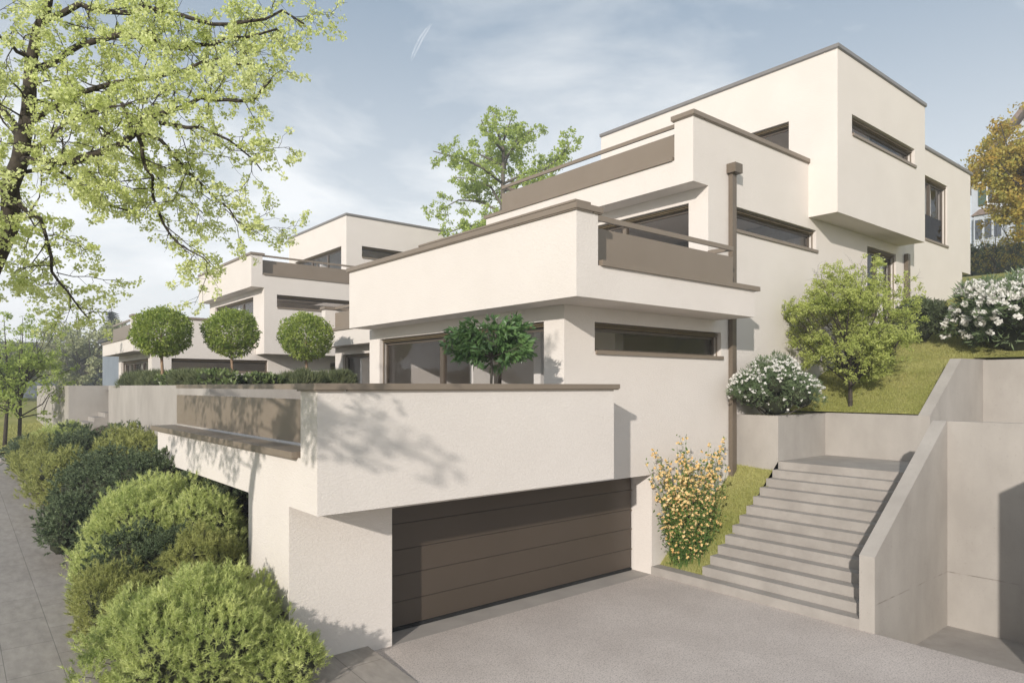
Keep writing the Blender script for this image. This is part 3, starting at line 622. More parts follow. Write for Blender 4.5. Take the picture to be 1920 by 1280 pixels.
for k, pts in limbs.items():
    if k == 'trunk': rad = [.16, .145, .125, .105, .092, .08, .08, .07, .062, .054, .045, .036, .026]
    else:
        r0 = {'A': .030, 'C': .034, 'D': .036, 'H': .030, 'J': .04, 'K': .04, 'L': .04, 'N': .04, 'P': .04}.get(k, .019); rad = [r0 * (1 - .75 * i / (len(pts) - 1)) for i in range(len(pts))]
    # small kinks so that limbs are not straight rods
    pp = [pts[0]]; rr = [rad[0]]
    for i in range(len(pts) - 1):
        a, c = np.array(pts[i]), np.array(pts[i + 1]); w = np.linalg.norm(c - a) * .06
        pp += [tuple((a + c) / 2 + rg.normal(size=3) * w), tuple(c)]; rr += [(rad[i] + rad[i + 1]) / 2, rad[i + 1]]
    bt.tube(pp, rr, 9)
    if k == 'trunk': twigs_from(rg, tw, pts[6:], .03, .16, .55, 2, tips, .02, start=0)
    else: twigs_from(rg, tw, pts, .016, .105, .60, 2, tips, .035, wob=.27, up=.05)
bt.build('trunk', BARK, T, smooth=True); tw.build('branches', BARK, T)
tips = np.array(tips); keep = rg.uniform(size=len(tips)) < .74; tips = tips[keep] + rg.normal(size=(keep.sum(), 3)) * .015
print('foreground tips', len(tips))
leaves('blossom', clumps(rg, tips, 20, .052), L_BLOSSOM, T, size=.028, ratio=.75, rg=rg)

# ---- generic broadleaf tree
def tree(name, label, base, height, crown, bark, leafm, seed, trunk_h=.3, r0=.1, n_main=9, per=8, lsize=.08, rad=.18, cat='tree', group=None, stems=1, spacing=.45, keep=1, depth=2, updir=.55, tlen=None, gap=.0, ratio=.6):
    """crown = (rx, rz, centre height); limbs aim at points on the crown ellipsoid"""
    rg = np.random.default_rng(seed); T = thing(name, label, cat, base, group); b0 = np.array(base, float)
    rx, rz, ch = crown; bt = MB(); tw = MB(); tips = []
    for s in range(stems):
        off = np.array([0, 0, 0.]) if stems == 1 else np.array([math.cos(s * 3.1 + .5), math.sin(s * 3.1 + .5), 0]) * .28
        top = b0 + off + np.array([rg.normal() * .04 * height, rg.normal() * .04 * height, ch + rz * .75])
        mid = (b0 + off) * .55 + top * .45 + np.array([rg.normal(), rg.normal(), 0]) * .02 * height
        bt.tube([b0 + off - np.array([0, 0, .1]), (b0 + off) * .8 + mid * .2, mid, mid * .5 + top * .5, top], [r0 * 1.15, r0, r0 * .6, r0 * .32, r0 * .1], 8)
        twigs_from(rg, tw, [mid, mid * .5 + top * .5, top], r0 * .25, spacing, rx * .5, depth, tips, 0, start=.1)
        for i in range(n_main):
            a = i * 2.399 + seed + s; e = rg.uniform(-.75, .85)
            tgt = b0 + off * 2 + np.array([math.cos(a) * rx * .82 * math.sqrt(max(.05, 1 - e * e)), math.sin(a) * rx * .82 * math.sqrt(max(.05, 1 - e * e)), ch + e * rz * .85])
            f = rg.uniform(0, .7) if e > -.2 else rg.uniform(0, .25)
            h0 = trunk_h * height
            st = b0 + off + (mid - b0 - off) * min(1, (h0 + f * (ch - h0)) / max(.01, (mid - b0)[2]))
            m1 = st * .6 + tgt * .4 + np.array([0, 0, -.08 * rz + .12 * rz * updir]) + rg.normal(size=3) * .05 * rx
            m2 = st * .25 + tgt * .75 + rg.normal(size=3) * .06 * rx
            bt.tube([st, m1, m2, tgt], [r0 * .42, r0 * .3, r0 * .18, r0 * .07], 6)
            twigs_from(rg, tw, [st, m1, m2, tgt], r0 * .2, spacing, tlen or rx * .42, depth, tips, 0, wob=.25, up=updir * .4, start=.25)
    bt.build('trunk', bark, T, smooth=True); tw.build('branches', bark, T)
    tips = np.array(tips)
    q = (tips - b0 - np.array([0, 0, ch])) / np.array([rx, rx, rz]); ins = (q ** 2).sum(1) < 1.12; tips = tips[ins]
    if gap > 0:      # leave ragged holes
        nz = np.array([mnoise.noise(Vector(p) * (2.2 / rx)) for p in tips]); tips = tips[nz > -1 + gap]
    if keep < 1: tips = tips[rg.uniform(size=len(tips)) < keep]
    print(name, 'tips', len(tips))
    leaves('crown', clumps(rg, tips, per, rad), leafm, T, size=lsize, ratio=ratio, rg=rg)
    return T
GZ = lambda x, y: lawn_z(x, y)
tree('field_maple', 'small fresh green tree standing on the lawn above the stair landing', (17.55, 7.8, 3.40), 3.8, (1.62, 1.62, 2.3), BARK, L_MAPLE, 11, trunk_h=.14, r0=.055, n_main=40, per=12, lsize=.05, rad=.085, spacing=.125, depth=2, updir=.9, tlen=.7, gap=.86)
tree('young_tree', 'young leafy tree with two thin stems on the lawn at the left edge', (2.1, 34.2, 1.42), 5.9, (2.3, 2.6, 3.5), BARK, L_BRIGHT, 23, trunk_h=.2, r0=.075, n_main=17, per=7, lsize=.10, rad=.15, stems=2, spacing=.3, updir=.8, tlen=1.0, gap=.92)
BT = [(24.0, 29.46, 8.86), (23.89, 29.56, 11.53), (23.86, 29.58, 13.6), (23.89, 29.56, 15.68), (23.91, 29.54, 17.16), (23.59, 29.81, 18.35), (23.47, 29.9, 19.12)]
BL = [
  [(23.89, 29.56, 15.23), (22.41, 29.48, 15.8), (21.34, 29.72, 16.13), (20.29, 29.94, 16.19), (19.8, 30.35, 16.36)],
  [(23.89, 29.56, 13.6), (23.51, 31.17, 14.53), (22.86, 32.36, 14.75), (22.38, 33.41, 14.36)],
  [(23.89, 29.56, 15.23), (25.17, 29.14, 15.98), (25.64, 28.1, 16.03), (25.98, 27.17, 16.55), (26.08, 26.44, 17.16)],
  [(23.91, 29.54, 16.57), (25.15, 29.81, 17.81), (25.61, 29.42, 18.42), (25.85, 29.23, 18.63)],
  [(23.91, 29.54, 17.01), (22.64, 29.3, 17.62), (22.35, 29.54, 18.4)],
  [(23.89, 29.56, 14.34), (23.54, 27.25, 14.22), (23.95, 26.25, 14.3), (24.21, 25.39, 14.62)],
  [(23.89, 29.56, 12.71), (22.0, 29.17, 12.66), (20.88, 29.46, 12.31), (20.45, 29.81, 12.09)],
  [(23.89, 29.56, 13.01), (24.3, 27.91, 13.35), (24.51, 26.44, 13.32)],
  [(23.89, 29.56, 15.68), (25.31, 30.98, 17.23), (26.24, 31.5, 18.36), (27.21, 32.0, 19.53)],
  [(23.91, 29.54, 16.21), (24.23, 31.87, 17.48), (24.17, 33.22, 18.04)],
  [(23.89, 29.56, 13.9), (24.59, 31.57, 15.67), (24.81, 33.99, 16.74), (24.06, 34.62, 16.84)],
  [(23.89, 29.56, 14.79), (25.91, 30.48, 15.83), (27.17, 30.73, 16.6), (28.59, 30.85, 17.89)],
  [(23.89, 29.56, 11.53), (21.48, 28.95, 11.69), (20.05, 28.85, 11.34)],
  [(23.89, 29.56, 11.83), (24.96, 28.67, 12.42), (26.1, 27.72, 12.71)],
  [(23.89, 29.56, 17.46), (23.73, 29.04, 18.01), (23.91, 28.89, 18.6)],
]
rg = np.random.default_rng(15); T = thing('layered_tree', 'spring tree with layered branches rising behind the flat roofs', 'tree', (BT[0][0], BT[0][1], 5)); b_ = MB(); tw = MB(); tips = []
b_.tube([(BT[0][0], BT[0][1], 4.5)] + BT, [.24, .20, .17, .14, .11, .08, .05, .02], 8)
for l in BL:
    b_.tube(l, [.075 * (1 - .75 * i / (len(l) - 1)) for i in range(len(l))], 6); twigs_from(rg, tw, l, .035, .34, 1.35, 2, tips, -.01, wob=.22, up=.12, start=.22)
twigs_from(rg, tw, BT[3:], .03, .45, 1.1, 2, tips, 0, up=.3)
b_.build('trunk', BARKG, T, smooth=True); tw.build('branches', BARKG, T); tips = np.array(tips); tips = tips[rg.uniform(size=len(tips)) < .97]
leaves('crown', clumps(rg, tips, 11, .24, .6), L_BRIGHT, T, size=.14, ratio=.7, rg=rg)
tree('autumn_tree', 'tall tree in orange and green autumn leaf at the right edge', (40.6, 8.4, 9.2), 9.5, (4.1, 4.3, 5.1), BARK, L_AUT, 31, trunk_h=.2, r0=.2, n_main=34, per=12, lsize=.16, rad=.30, spacing=.36, updir=.3, tlen=1.6, gap=.8)
tree('bare_shrub', 'sparse bare-twigged shrub in front of the dark hedge at right', (45.3, 12.2, 10.0), 3.2, (2.4, 1.5, 1.9), BARKG, L_AUT, 37, trunk_h=.05, r0=.06, n_main=16, per=2, lsize=.09, rad=.12, cat='shrub', spacing=.3, updir=.5, tlen=.9, gap=.8)
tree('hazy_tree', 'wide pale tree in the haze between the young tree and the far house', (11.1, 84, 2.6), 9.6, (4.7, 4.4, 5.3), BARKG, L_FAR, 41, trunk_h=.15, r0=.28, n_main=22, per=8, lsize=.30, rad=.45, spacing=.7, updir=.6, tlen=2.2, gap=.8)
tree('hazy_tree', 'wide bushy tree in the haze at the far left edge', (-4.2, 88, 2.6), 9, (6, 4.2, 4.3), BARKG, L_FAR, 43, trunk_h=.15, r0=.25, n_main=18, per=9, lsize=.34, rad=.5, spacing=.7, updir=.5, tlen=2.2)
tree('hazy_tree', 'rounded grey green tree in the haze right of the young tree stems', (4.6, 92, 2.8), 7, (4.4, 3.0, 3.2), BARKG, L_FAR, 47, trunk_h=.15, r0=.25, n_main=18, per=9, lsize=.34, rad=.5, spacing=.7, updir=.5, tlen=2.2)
# distant conifer
T = thing('conifer', 'slim dark conifer in the haze just left of the second house', 'tree', (15.9, 96.5, 2.5))
rg = np.random.default_rng(3); MB().tube([(15.9, 96.5, 2.3), (15.9, 96.5, 13.6)], [.22, .03], 6).build('trunk', BARKG, T)
C = []; D = []
for k in range(46):
    h = 3.0 + k * .225
    for a in rg.uniform(0, 6.28, 9):
        l = (13.4 - h) * .25 * rg.uniform(.75, 1.1)
        for f in np.linspace(.12, 1, 7):
            for s in (-1, 1, 0):
                C.append((15.9 + math.cos(a) * l * f, 96.5 + math.sin(a) * l * f, h - l * f * .25)); D.append((math.cos(a + s * .8), math.sin(a + s * .8), -.25))
blades('crown', C, np.array(D), L_CON, T, length=.65, width=.24, rg=rg)

# ---- clipped ball trees
def ball_tree(base, rad, h, label, seed):
    rg = np.random.default_rng(seed); T = thing('round_clipped_tree', label, 'tree', base, 'round clipped trees')
    b0 = np.array(base, float); c = b0 + np.array([0, 0, h]); tw = MB(); bt = MB()
    bt.tube([b0, b0 + np.array([.03, -.01, (h - rad) * .6]), b0 + np.array([.0, .02, h - rad * .7]), c], [.055, .045, .042, .02], 8).build('trunk', BARKL, T, smooth=True)
    for i in range(38):
        d = rnd_dirs(rg, 1)[0]; d[2] = d[2] * .8; tw.tube(sub_path(rg, c - np.array([0, 0, rad * .72]), c + d * rad * .95 - (c - np.array([0, 0, rad * .72])), np.linalg.norm(d * rad + np.array([0, 0, rad * .72])) * .92, 4, .09), [.014, .011, .008, .006, .004], 3)
    tw.build('branches', BARKL, T)
    n = 9500; d = rnd_dirs(rg, n); k = np.array([1 + .17 * mnoise.noise(Vector(v) * 1.9 + Vector((seed * 3.7, 0, 0))) + .12 * mnoise.noise(Vector(v) * 5.5 + Vector((0, seed, 0))) for v in d]); r = rad * k * (1 - .42 * rg.uniform(0, 1, n) ** 2.2)
    P = c + d * r[:, None] * np.array([1, 1, .90])
    nn = rg.uniform(0, 1, n) < .10; P[nn] += d[nn] * rad * .07
    leaves('crown', P, L_BALL, T, size=.085, ratio=.5, dirs=d * .7 + rnd_dirs(rg, n) * .9, rg=rg)
ball_tree((5.22, 23.45, 3.84), .86, 1.86, 'leftmost of the three round clipped trees above the garden wall', 51)
ball_tree((7.3, 23.31, 3.84), .85, 1.93, 'middle one of the three round clipped trees above the garden wall', 52)
ball_tree((9.69, 22.89, 3.84), .90, 1.9, 'rightmost round clipped tree, partly behind the balcony corner', 53)

# ---- shrubs made of lobes
def lobes_surface(rg, lobes, n, shell=.3):
    """points near the outside of a union of ellipsoids (cx,cy,cz,rx,ry,rz)"""
    Lb = np.array(lobes); area = Lb[:, 3] * Lb[:, 5]; pick = rg.choice(len(Lb), n, p=area / area.sum())
    d = rnd_dirs(rg, n); d[:, 2] = np.where(d[:, 2] < -.35, -d[:, 2], d[:, 2]); r = 1 - shell * rg.uniform(0, 1, n) ** 1.6
    P = Lb[pick, :3] + d * r[:, None] * Lb[pick, 3:]
    ok = np.ones(n, bool)
    for l in Lb:
        q = (((P - l[:3]) / l[3:]) ** 2).sum(1); ok &= q > (1 - shell) ** 2 * .9
    nrm = d / Lb[pick, 3:]; nrm /= np.linalg.norm(nrm, axis=1)[:, None]
    return P[ok], nrm[ok]
def core(rg, lobes, m, parent, f=.72, name='dark_core'):  # solid filler lobes behind the foliage, not modelled twigs
    b = MB()
    for cx, cy, cz, rx, ry, rz in lobes:
        n0 = len(b.v); A, E = 10, 6
        for j in range(E + 1):
            e = -math.pi / 2 + math.pi * j / E
            for i in range(A):
                a = 2 * math.pi * i / A; q = f * (1 + rg.uniform(-.1, .1)); b.v.append((cx + math.cos(a) * math.cos(e) * rx * q, cy + math.sin(a) * math.cos(e) * ry * q, cz + math.sin(e) * rz * q))
        for j in range(E):
            for i in range(A): i2 = (i + 1) % A; b.f.append((n0 + j * A + i, n0 + j * A + i2, n0 + (j + 1) * A + i2, n0 + (j + 1) * A + i))
    return b.build(name, m, parent, smooth=True)
def make_lobes(rg, c, rx, ry, rz, n, small=0):
    """one dome split in overlapping lobes"""
    out = [(c[0], c[1], c[2], rx * .74, ry * .74, rz * .78)]
    for i in range(n):
        a = rg.uniform(0, 6.283); e = rg.uniform(.0, 1.2); k = rg.uniform(.28, .5)
        out.append((c[0] + math.cos(a) * math.cos(e) * rx * .68, c[1] + math.sin(a) * math.cos(e) * ry * .68, c[2] + math.sin(e) * rz * .66, rx * k, ry * k, rz * k))
    for i in range(small):
        a = rg.uniform(0, 6.283); e = rg.uniform(-.1, 1.4); k = rg.uniform(.09, .2) * (rx + ry) * .5; q = rg.uniform(.74, 1.02)
        out.append((c[0] + math.cos(a) * math.cos(e) * rx * q, c[1] + math.sin(a) * math.cos(e) * ry * q, c[2] + math.sin(e) * rz * q, k, k, k * 1.15))
    return out
def needle_shrub(name, label, c, rx, ry, rz, m, seed, step=.085, needle=.055, width=.009, nn=34, spray=.075, group=None, upb=.9):
    """needle sprays (small bottle brushes) standing on the lobes, brown twigs and a shade-coloured solid core inside"""
    rg = np.random.default_rng(seed); T = thing(name, label, 'shrub', (c[0], c[1], bed_z(c[0], c[1]) if c[1] > 9.35 else path_z(c[1])), group)
    lb = make_lobes(rg, c, rx, ry, rz, 11, 46); core(rg, lb[:11], SHADE_CORE, T, .60)
    area = sum(2 * math.pi * l[3] * l[5] for l in lb); n = int(area / step ** 2)
    P, Nn = lobes_surface(rg, lb, n, .22)
    k = np.array([mnoise.noise(Vector(p) * 4.2) + .6 * mnoise.noise(Vector(p) * 9) for p in P]); P = P + Nn * (k * .17)[:, None]; ok = k > -.52; P = P[ok]; Nn = Nn[ok]
    Pi, Ni = lobes_surface(rg, [(l[0], l[1], l[2], l[3] * .86, l[4] * .86, l[5] * .86) for l in lb[:11]], int(n * .55), .15); P = np.concatenate([P, Pi]); Nn = np.concatenate([Nn, Ni])
    A = Nn + np.array([0, 0, upb]) + rg.normal(size=P.shape) * .30; A /= np.linalg.norm(A, axis=1)[:, None]
    L_ = spray * rg.uniform(.6, 1.5, len(P))
    t = rg.uniform(0, 1, (len(P), nn)); C = P[:, None, :] + A[:, None, :] * (L_[:, None] * t)[:, :, None]
    D = A[:, None, :] * (.35 + .9 * t[:, :, None]) + rnd_dirs(rg, len(P) * nn).reshape(len(P), nn, 3) * .75
    blades('foliage', C.reshape(-1, 3), D.reshape(-1, 3), m, T, length=needle, width=width, rg=rg)
    tw = MB(); q = rg.choice(len(P), min(160, len(P)), replace=False)
    ctr = np.array(lb[0][:3]) - np.array([0, 0, rz * .3])
    for i in q: p = P[i]; tw.tube([tuple(ctr), tuple(ctr * .45 + p * .55 + np.array([0, 0, .04])), tuple(p + A[i] * L_[i])], [.012, .007, .003], 3)
    tw.build('twigs', BARK, T)
    return T
# (x, y, centre z above path, rx, ry, rz, material, label)
SH = [
 ((2.55, 9.75), .20, 1.28, 1.30, 1.02, L_PINE, 'nearest light green pine shrub, in front of the corner of the garage wall'),
 ((3.35, 8.75), .15, .50, .45, .62, L_PINE, 'small light green lobe of a shrub against the foot of the garage wall'),
 ((1.95, 11.5), .25, .62, .85, .78, L_OCH, 'olive shrub just behind the nearest light green one at the path'),
 ((3.15, 11.2), .55, .70, .70, .95, L_OCH, 'olive shrub against the corner of the garage wall'),
 ((2.6, 12.0), .60, .95, .60, .92, L_JUN, 'dark juniper between the two large light green shrubs'),
 ((2.95, 13.6), .62, 1.12, 1.35, 1.24, L_PINE, 'second large light green shrub beside the wall below the terrace'),
 ((1.95, 13.2), .28, .42, .65, .70, L_PINE, 'small light green shrub leaning over the path edge'),
 ((2.3, 14.3), .40, .55, .75, .76, L_JUN, 'dark juniper next to the small light green shrub'),
 ((2.05, 16.4), .40, .58, 1.2, .82, L_JUN, 'dark juniper sprawling on the path edge, middle of the row'),
 ((3.3, 16.0), 1.05, .8, 1.1, 1.0, L_JUN, 'dark juniper behind the second light green shrub'),
 ((2.9, 18.4), .80, .95, 1.5, 1.0, L_JUN, 'wide dark juniper in the middle of the slope'),
 ((2.2, 20.4), .55, .75, 1.6, 1.05, L_OCH, 'wide olive shrub near the path in the middle of the slope'),
 ((3.7, 20.2), 1.05, .85, 1.5, .95, L_OCH, 'olive shrub high on the slope under the terrace ledge'),
 ((4.3, 17.2), 1.3, .7, 1.2, .85, L_JUN, 'dark juniper tucked under the terrace slab'),
 ((4.2, 23.4), .85, .9, 1.5, 1.0, L_JUN, 'dark juniper below the long garden wall'),
 ((3.0, 23.9), .60, 1.05, 1.5, 1.18, L_JUN, 'large dark juniper mound towards the far end of the bed'),
 ((2.15, 24.2), .55, .65, 1.7, .86, L_OCH, 'small olive shrub by the path before the far steps'),
 ((3.0, 27.6), .62, 1.0, 1.3, .88, L_PINE, 'farthest light green shrub beside the narrow garden steps'),
 ((2.0, 27.2), .42, .55, 1.4, .66, L_JUN, 'low dark juniper at the far end of the path edge'),
 ((3.45, 12.5), .75, .62, .8, 1.05, L_PINE, 'light green shrub touching the back corner of the garage wall'),
 ((4.3, 14.2), 1.35, .7, 1.3, .8, L_JUN, 'dark juniper in the shade directly under the terrace'),
]
for i, ((x, y), dz, rx, ry, rz, m, lab) in enumerate(SH):
    far = y > 15.5
    k = dict(step=.072, nn=30, needle=.055, width=.0085, spray=.085) if y < 12 else dict(step=.085, nn=24, needle=.065, width=.011, spray=.09)
    if far: k = dict(step=.12, nn=18, needle=.09, width=.018, spray=.11)
    if m is L_JUN: k.update(needle=k['needle'] * .62, width=k['width'] * 1.5, spray=k['spray'] * .8, upb=.45)
    needle_shrub({L_PINE: 'pine_shrub', L_JUN: 'juniper_shrub', L_OCH: 'olive_shrub'}[m], lab, (x, y, path_z(y) + dz), rx, ry, rz, m, 100 + i,
                 group={L_PINE: 'light green pine shrubs on the slope', L_JUN: 'dark juniper shrubs on the slope', L_OCH: 'olive shrubs on the slope'}[m], **k)

# ---- low hedge plants on the garden wall
rg = np.random.default_rng(61)
HP = [((5.45, 28.2), 'rosemary', 'leftmost low grey green bush above the garden wall'), ((5.45, 25.3), 'rosemary', 'low grey green bush under the first round clipped tree'),
      ((5.4, 22.6), 'laurel', 'broad leaved bush between the first two clipped trees'), ((5.4, 20.8), 'rosemary', 'grey green bush in front of the middle clipped tree'),
      ((5.45, 18.9), 'laurel', 'broad leaved bush right of the middle clipped tree trunk'), ((6.4, 17.95), 'laurel', 'broad leaved bush over the terrace cross wall'),
      ((7.35, 17.95), 'rosemary', 'grey green bush below the rightmost clipped tree'), ((8.4, 17.95), 'rosemary', 'grey green bush right of the rightmost clipped tree trunk')]
for i, ((x, y), kind, lab) in enumerate(HP):
    g = 'low bushes along the garden wall'; T = thing('rosemary_bush' if kind == 'rosemary' else 'laurel_bush', lab, 'bush', (x, y, 3.84), g)
    k = .42 if y < 18.5 else .5; lb = make_lobes(rg, (x, y, 3.98), .72 if y < 18.5 else .5, 1.7 if y > 18.5 else .5, k, 9)
    core(rg, lb, SHADE_CORE, T, .7)
    P, Nn = lobes_surface(rg, lb, 2600 if kind == 'rosemary' else 1500, .3)
    if kind == 'rosemary':
        D = Nn + np.array([0, 0, .8]) + rg.normal(size=P.shape) * .4; C = np.repeat(P, 3, axis=0); DD = np.repeat(D, 3, axis=0) + rg.normal(size=(len(P) * 3, 3)) * .35
        blades('foliage', C, DD, L_HEDGE, T, length=.16, width=.022, rg=rg)
    else: leaves('foliage', P, L_HLAUREL, T, size=.12, ratio=.42, dirs=Nn + rg.normal(size=P.shape) * .6 + np.array([0, 0, .4]), rg=rg)

# ---- laurel standard on the terrace
rg = np.random.default_rng(71); T = thing('laurel_tree', 'small glossy leaved laurel standard on the terrace before the big window', 'tree', (7.0, 8.98, 3.02))
c = np.array([7.0, 8.98, 4.86]); bt = MB(); tips = []; tw = MB()
bt.tube([(7.02, 8.98, 3.3), (7.0, 8.99, 3.8), (7.01, 8.97, 4.3), (7.0, 8.98, 4.5)], [.026, .024, .022, .02], 8)
for i in range(36):
    d = rnd_dirs(rg, 1)[0]; d[2] = d[2] * .95 - .05; q = sub_path(rg, (7.0, 8.98, 4.44 + .1 * rg.uniform()), c + d * np.array([.74, .74, .5]) - np.array([7.0, 8.98, 4.42]), .68, 5, .08); bt.tube(q, [.013, .011, .009, .007, .005, .004], 5)
    twigs_from(rg, tw, q, .012, .10, .22, 2, tips, 0, start=.3)
bt.build('trunk', BARKG, T, smooth=True); tw.build('branches', BARKG, T)
tips = np.array(tips); q = (tips - c) / np.array([.80, .80, .56]); tips = tips[(q ** 2).sum(1) < 1.1]
C = clumps(rg, tips, 2, .05); D = (C - c); D /= np.linalg.norm(D, axis=1)[:, None]; D = D * .8 + rg.normal(size=C.shape) * .55; D[:, 2] -= .1
print('laurel', len(C))
def fold_leaves(name, C, D, m, parent, size, ratio, rg):
    """leaf with a folded midrib: six vertices, four triangles"""
    n = len(C); a = D / np.linalg.norm(D, axis=1)[:, None]; b = np.cross(a, rnd_dirs(rg, n)); b /= np.linalg.norm(b, axis=1)[:, None]; u = np.cross(a, b)
    s = (size * rg.uniform(.65, 1.25, n))[:, None]; w = s * ratio * .5
    V = np.empty((n, 6, 3)); V[:, 0] = C; V[:, 1] = C + a * s * .45 + b * w + u * w * .35; V[:, 2] = C + a * s - u * s * .08; V[:, 3] = C + a * s * .45 - b * w + u * w * .35; V[:, 4] = C + a * s * .5; V[:, 5] = C + a * s * .5
    i = np.arange(n)[:, None] * 6
    F = np.concatenate([i + np.array([[0, 4, 1]]), i + np.array([[4, 2, 1]]), i + np.array([[0, 3, 4]]), i + np.array([[4, 3, 2]])])
    return link(name, V.reshape(-1, 3), F, m, parent)
fold_leaves('crown', C, D, L_LAUREL, T, .14, .40, rg)
P_ = thing('plant_pot', 'round terrace pot holding the laurel standard', 'plant pot', (7.0, 8.98, 3.0))
MB().tube([(7.0, 8.98, 3.002), (7.0, 8.98, 3.32), (7.0, 8.98, 3.36)], [.17, .23, .24], 20).build('pot', CONC, P_)
MB().tube([(7.0, 8.98, 3.3605), (7.0, 8.98, 3.37)], [.21, .21], 20).build('soil', SOIL, P_)

# ---- flowering bushes
def leafy_bush(name, label, base, lobes, m, fm, n, nf, size, ratio, seed, cat, fsize=.05, fper=5, upb=.5, ftop=True, stems=14):
    rg = np.random.default_rng(seed); T = thing(name, label, cat, base)
    st = MB()
    for i in range(stems):
        l = lobes[i % len(lobes)]; d = rnd_dirs(rg, 1)[0]; e = np.array(l[:3]) + d * np.array(l[3:]) * .6; b0 = np.array(base) + np.array([rg.normal() * .08, rg.normal() * .08, 0])
        st.tube([b0, b0 * .5 + e * .5 + rg.normal(size=3) * .05, e], [.02, .014, .006], 5)
    st.build('stems', BARKG, T); core(rg, lobes, SHADE_CORE, T, .52)
    P, Nn = lobes_surface(rg, lobes, n, .5)
    k = np.array([mnoise.noise(Vector(p) * 4) for p in P]); P = P + Nn * (k * .14)[:, None]
    Ti = P[::5]; Tn = Nn[::5]        # five leaves fan from every shoot
    C = np.repeat(Ti, 7, axis=0) + rg.normal(size=(len(Ti) * 7, 3)) * size * .22; D = np.repeat(Tn, 7, axis=0) * .8 + rg.normal(size=C.shape) * .55 + np.array([0, 0, upb])
    fold_leaves('foliage', C, D, m, T, size, ratio, rg)
    if fm:
        Q, Qn = lobes_surface(rg, lobes, nf * 3, .06); Q = Q + Qn * .05
        if ftop: w = Qn[:, 2] + rg.uniform(-.55, .75, len(Q)); Q = Q[w > .15]
        Q = Q[:nf]; leaves('flowers', clumps(rg, Q, fper, fsize * .8), fm, T, size=fsize, ratio=.85, rg=rg)
    return T
rg = np.random.default_rng(81)
lb = make_lobes(rg, (15.2, 8.5, 3.72), 1.22, .85, .98, 14)
lb = [l for l in lb if l[0] - l[3] > 13.75]
leafy_bush('oleander_bush', 'white flowering oleander bush in the concrete planter beside the downpipe', (15.5, 8.75, 3.27), lb, L_OLEAN, F_WHI, 17000, 620, .095, .16, 82, 'flowering bush', fsize=.045, fper=7)
lb = make_lobes(rg, (21.7, 5.25, 5.5), 1.8, 1.75, 1.62, 14)
leafy_bush('oleander_bush', 'big oleander bush covered with white blossom above the uppermost wall at right', (21.8, 5.3, 4.95), lb, L_OLEAN, F_WHI, 18500, 900, .21, .16, 83, 'flowering bush', fsize=.10, fper=16)
lb = make_lobes(rg, (22.2, 7.8, 5.75), .95, .8, .98, 8)
leafy_bush('olive_bush', 'dark grey green rounded bush on the lawn behind the small tree', (22.6, 8.0, 5.3), lb, L_OLIVE, None, 9000, 0, .10, .3, 84, 'bush')
# kerria with upright flowering shoots
rg = np.random.default_rng(91); T = thing('kerria_bush', 'bush of upright shoots with orange yellow flowers beside the garage jamb', 'flowering bush', (12.2, 8.78, .35))
st = MB(); LC = []; LD = []; FC = []
for i in range(105):
    a = rg.uniform(0, 6.283); lean = rg.uniform(.05, .42) if i > 12 else rg.uniform(.35, .55); h = rg.uniform(1.0, 2.05) if i % 4 else rg.uniform(1.8, 2.45)
    x0, y0 = 12.2 + rg.uniform(-.38, .42), 8.78 + rg.normal() * .16
    dx, dy = math.cos(a) * lean * .95, math.sin(a) * lean * .55
    dx *= 1.7
    if y0 + dy * h * .8 > 9.2: dy = (9.2 - y0) / (h * .8)
    p = [np.array((x0 + dx * f ** 1.3 * h * .9, y0 + dy * f ** 1.3 * h * .8, patch_z(x0, y0) - .05 + h * f)) + rg.normal(size=3) * .015 for f in np.linspace(0, 1, 8)]
    st.tube(p, [.008, .008, .007, .006, .006, .005, .004, .003], 4)
    for f in rg.uniform(.15, 1, 34):
        j = min(6, int(f * 7)); u = f * 7 - j; q = p[j] * (1 - u) + p[j + 1] * u + rg.normal(size=3) * .045
        LC.append(q); LD.append(rg.normal(size=3) * .7 + np.array([0, 0, .3]))
        if rg.uniform() < (.12 + .9 * f) * .52: FC.append(q + rg.normal(size=3) * .02)
st.build('stems', L_KERR, T); LC = np.array(LC); fold_leaves('foliage', LC, np.array(LD), L_KERR, T, .075, .45, rg)
low = LC[LC[:, 2] < 1.5]; low = np.repeat(low, 2, axis=0) + rg.normal(size=(len(low) * 2, 3)) * .06; fold_leaves('foliage', low, rg.normal(size=low.shape), L_KERR, T, .07, .5, rg)
leaves('flowers', clumps(rg, FC, 13, .032), F_YEL, T, size=.040, ratio=.9, rg=rg)

# ---- grass blades on the visible lawns
rg = np.random.default_rng(99)
def scatter(n, x0, x1, y0, y1, fz, cond=None):
    x = rg.uniform(x0, x1, n); y = rg.uniform(y0, y1, n)
    if cond is not None: k = cond(x, y); x = x[k]; y = y[k]
    return np.array([(a, c, fz(a, c)) for a, c in zip(x, y)])
C = np.concatenate([scatter(26000, 11.85, 14.78, 8.215, 9.29, patch_z), scatter(2500, 15.05, 17.2, 8.47, 9.25, lambda x, y: 3.27), scatter(42000, 17.28, 24, 6.09, 9.28, lawn_z, lambda x, y: (x < 20.68) | (x > 20.95)), scatter(16000, 21, 34, 1.5, 9.28, lawn_z)])
D = rg.normal(size=C.shape) * .45 + np.array([0, 0, 1.0])
tag(blades('grass', C, D, L_GRASS, length=.055, width=.012, rg=rg), 'short green lawn grass beside the stairs and up the slope', 'grass', kind='stuff')
C = scatter(22000, -6, 3.7, 31.95, 42, left_z); D = rg.normal(size=C.shape) * .45 + np.array([0, 0, 1.0])
tag(blades('grass', C, D, L_GRASS, length=.08, width=.022, rg=rg), 'short grass of the lawn around the two-stemmed tree', 'grass', kind='stuff')

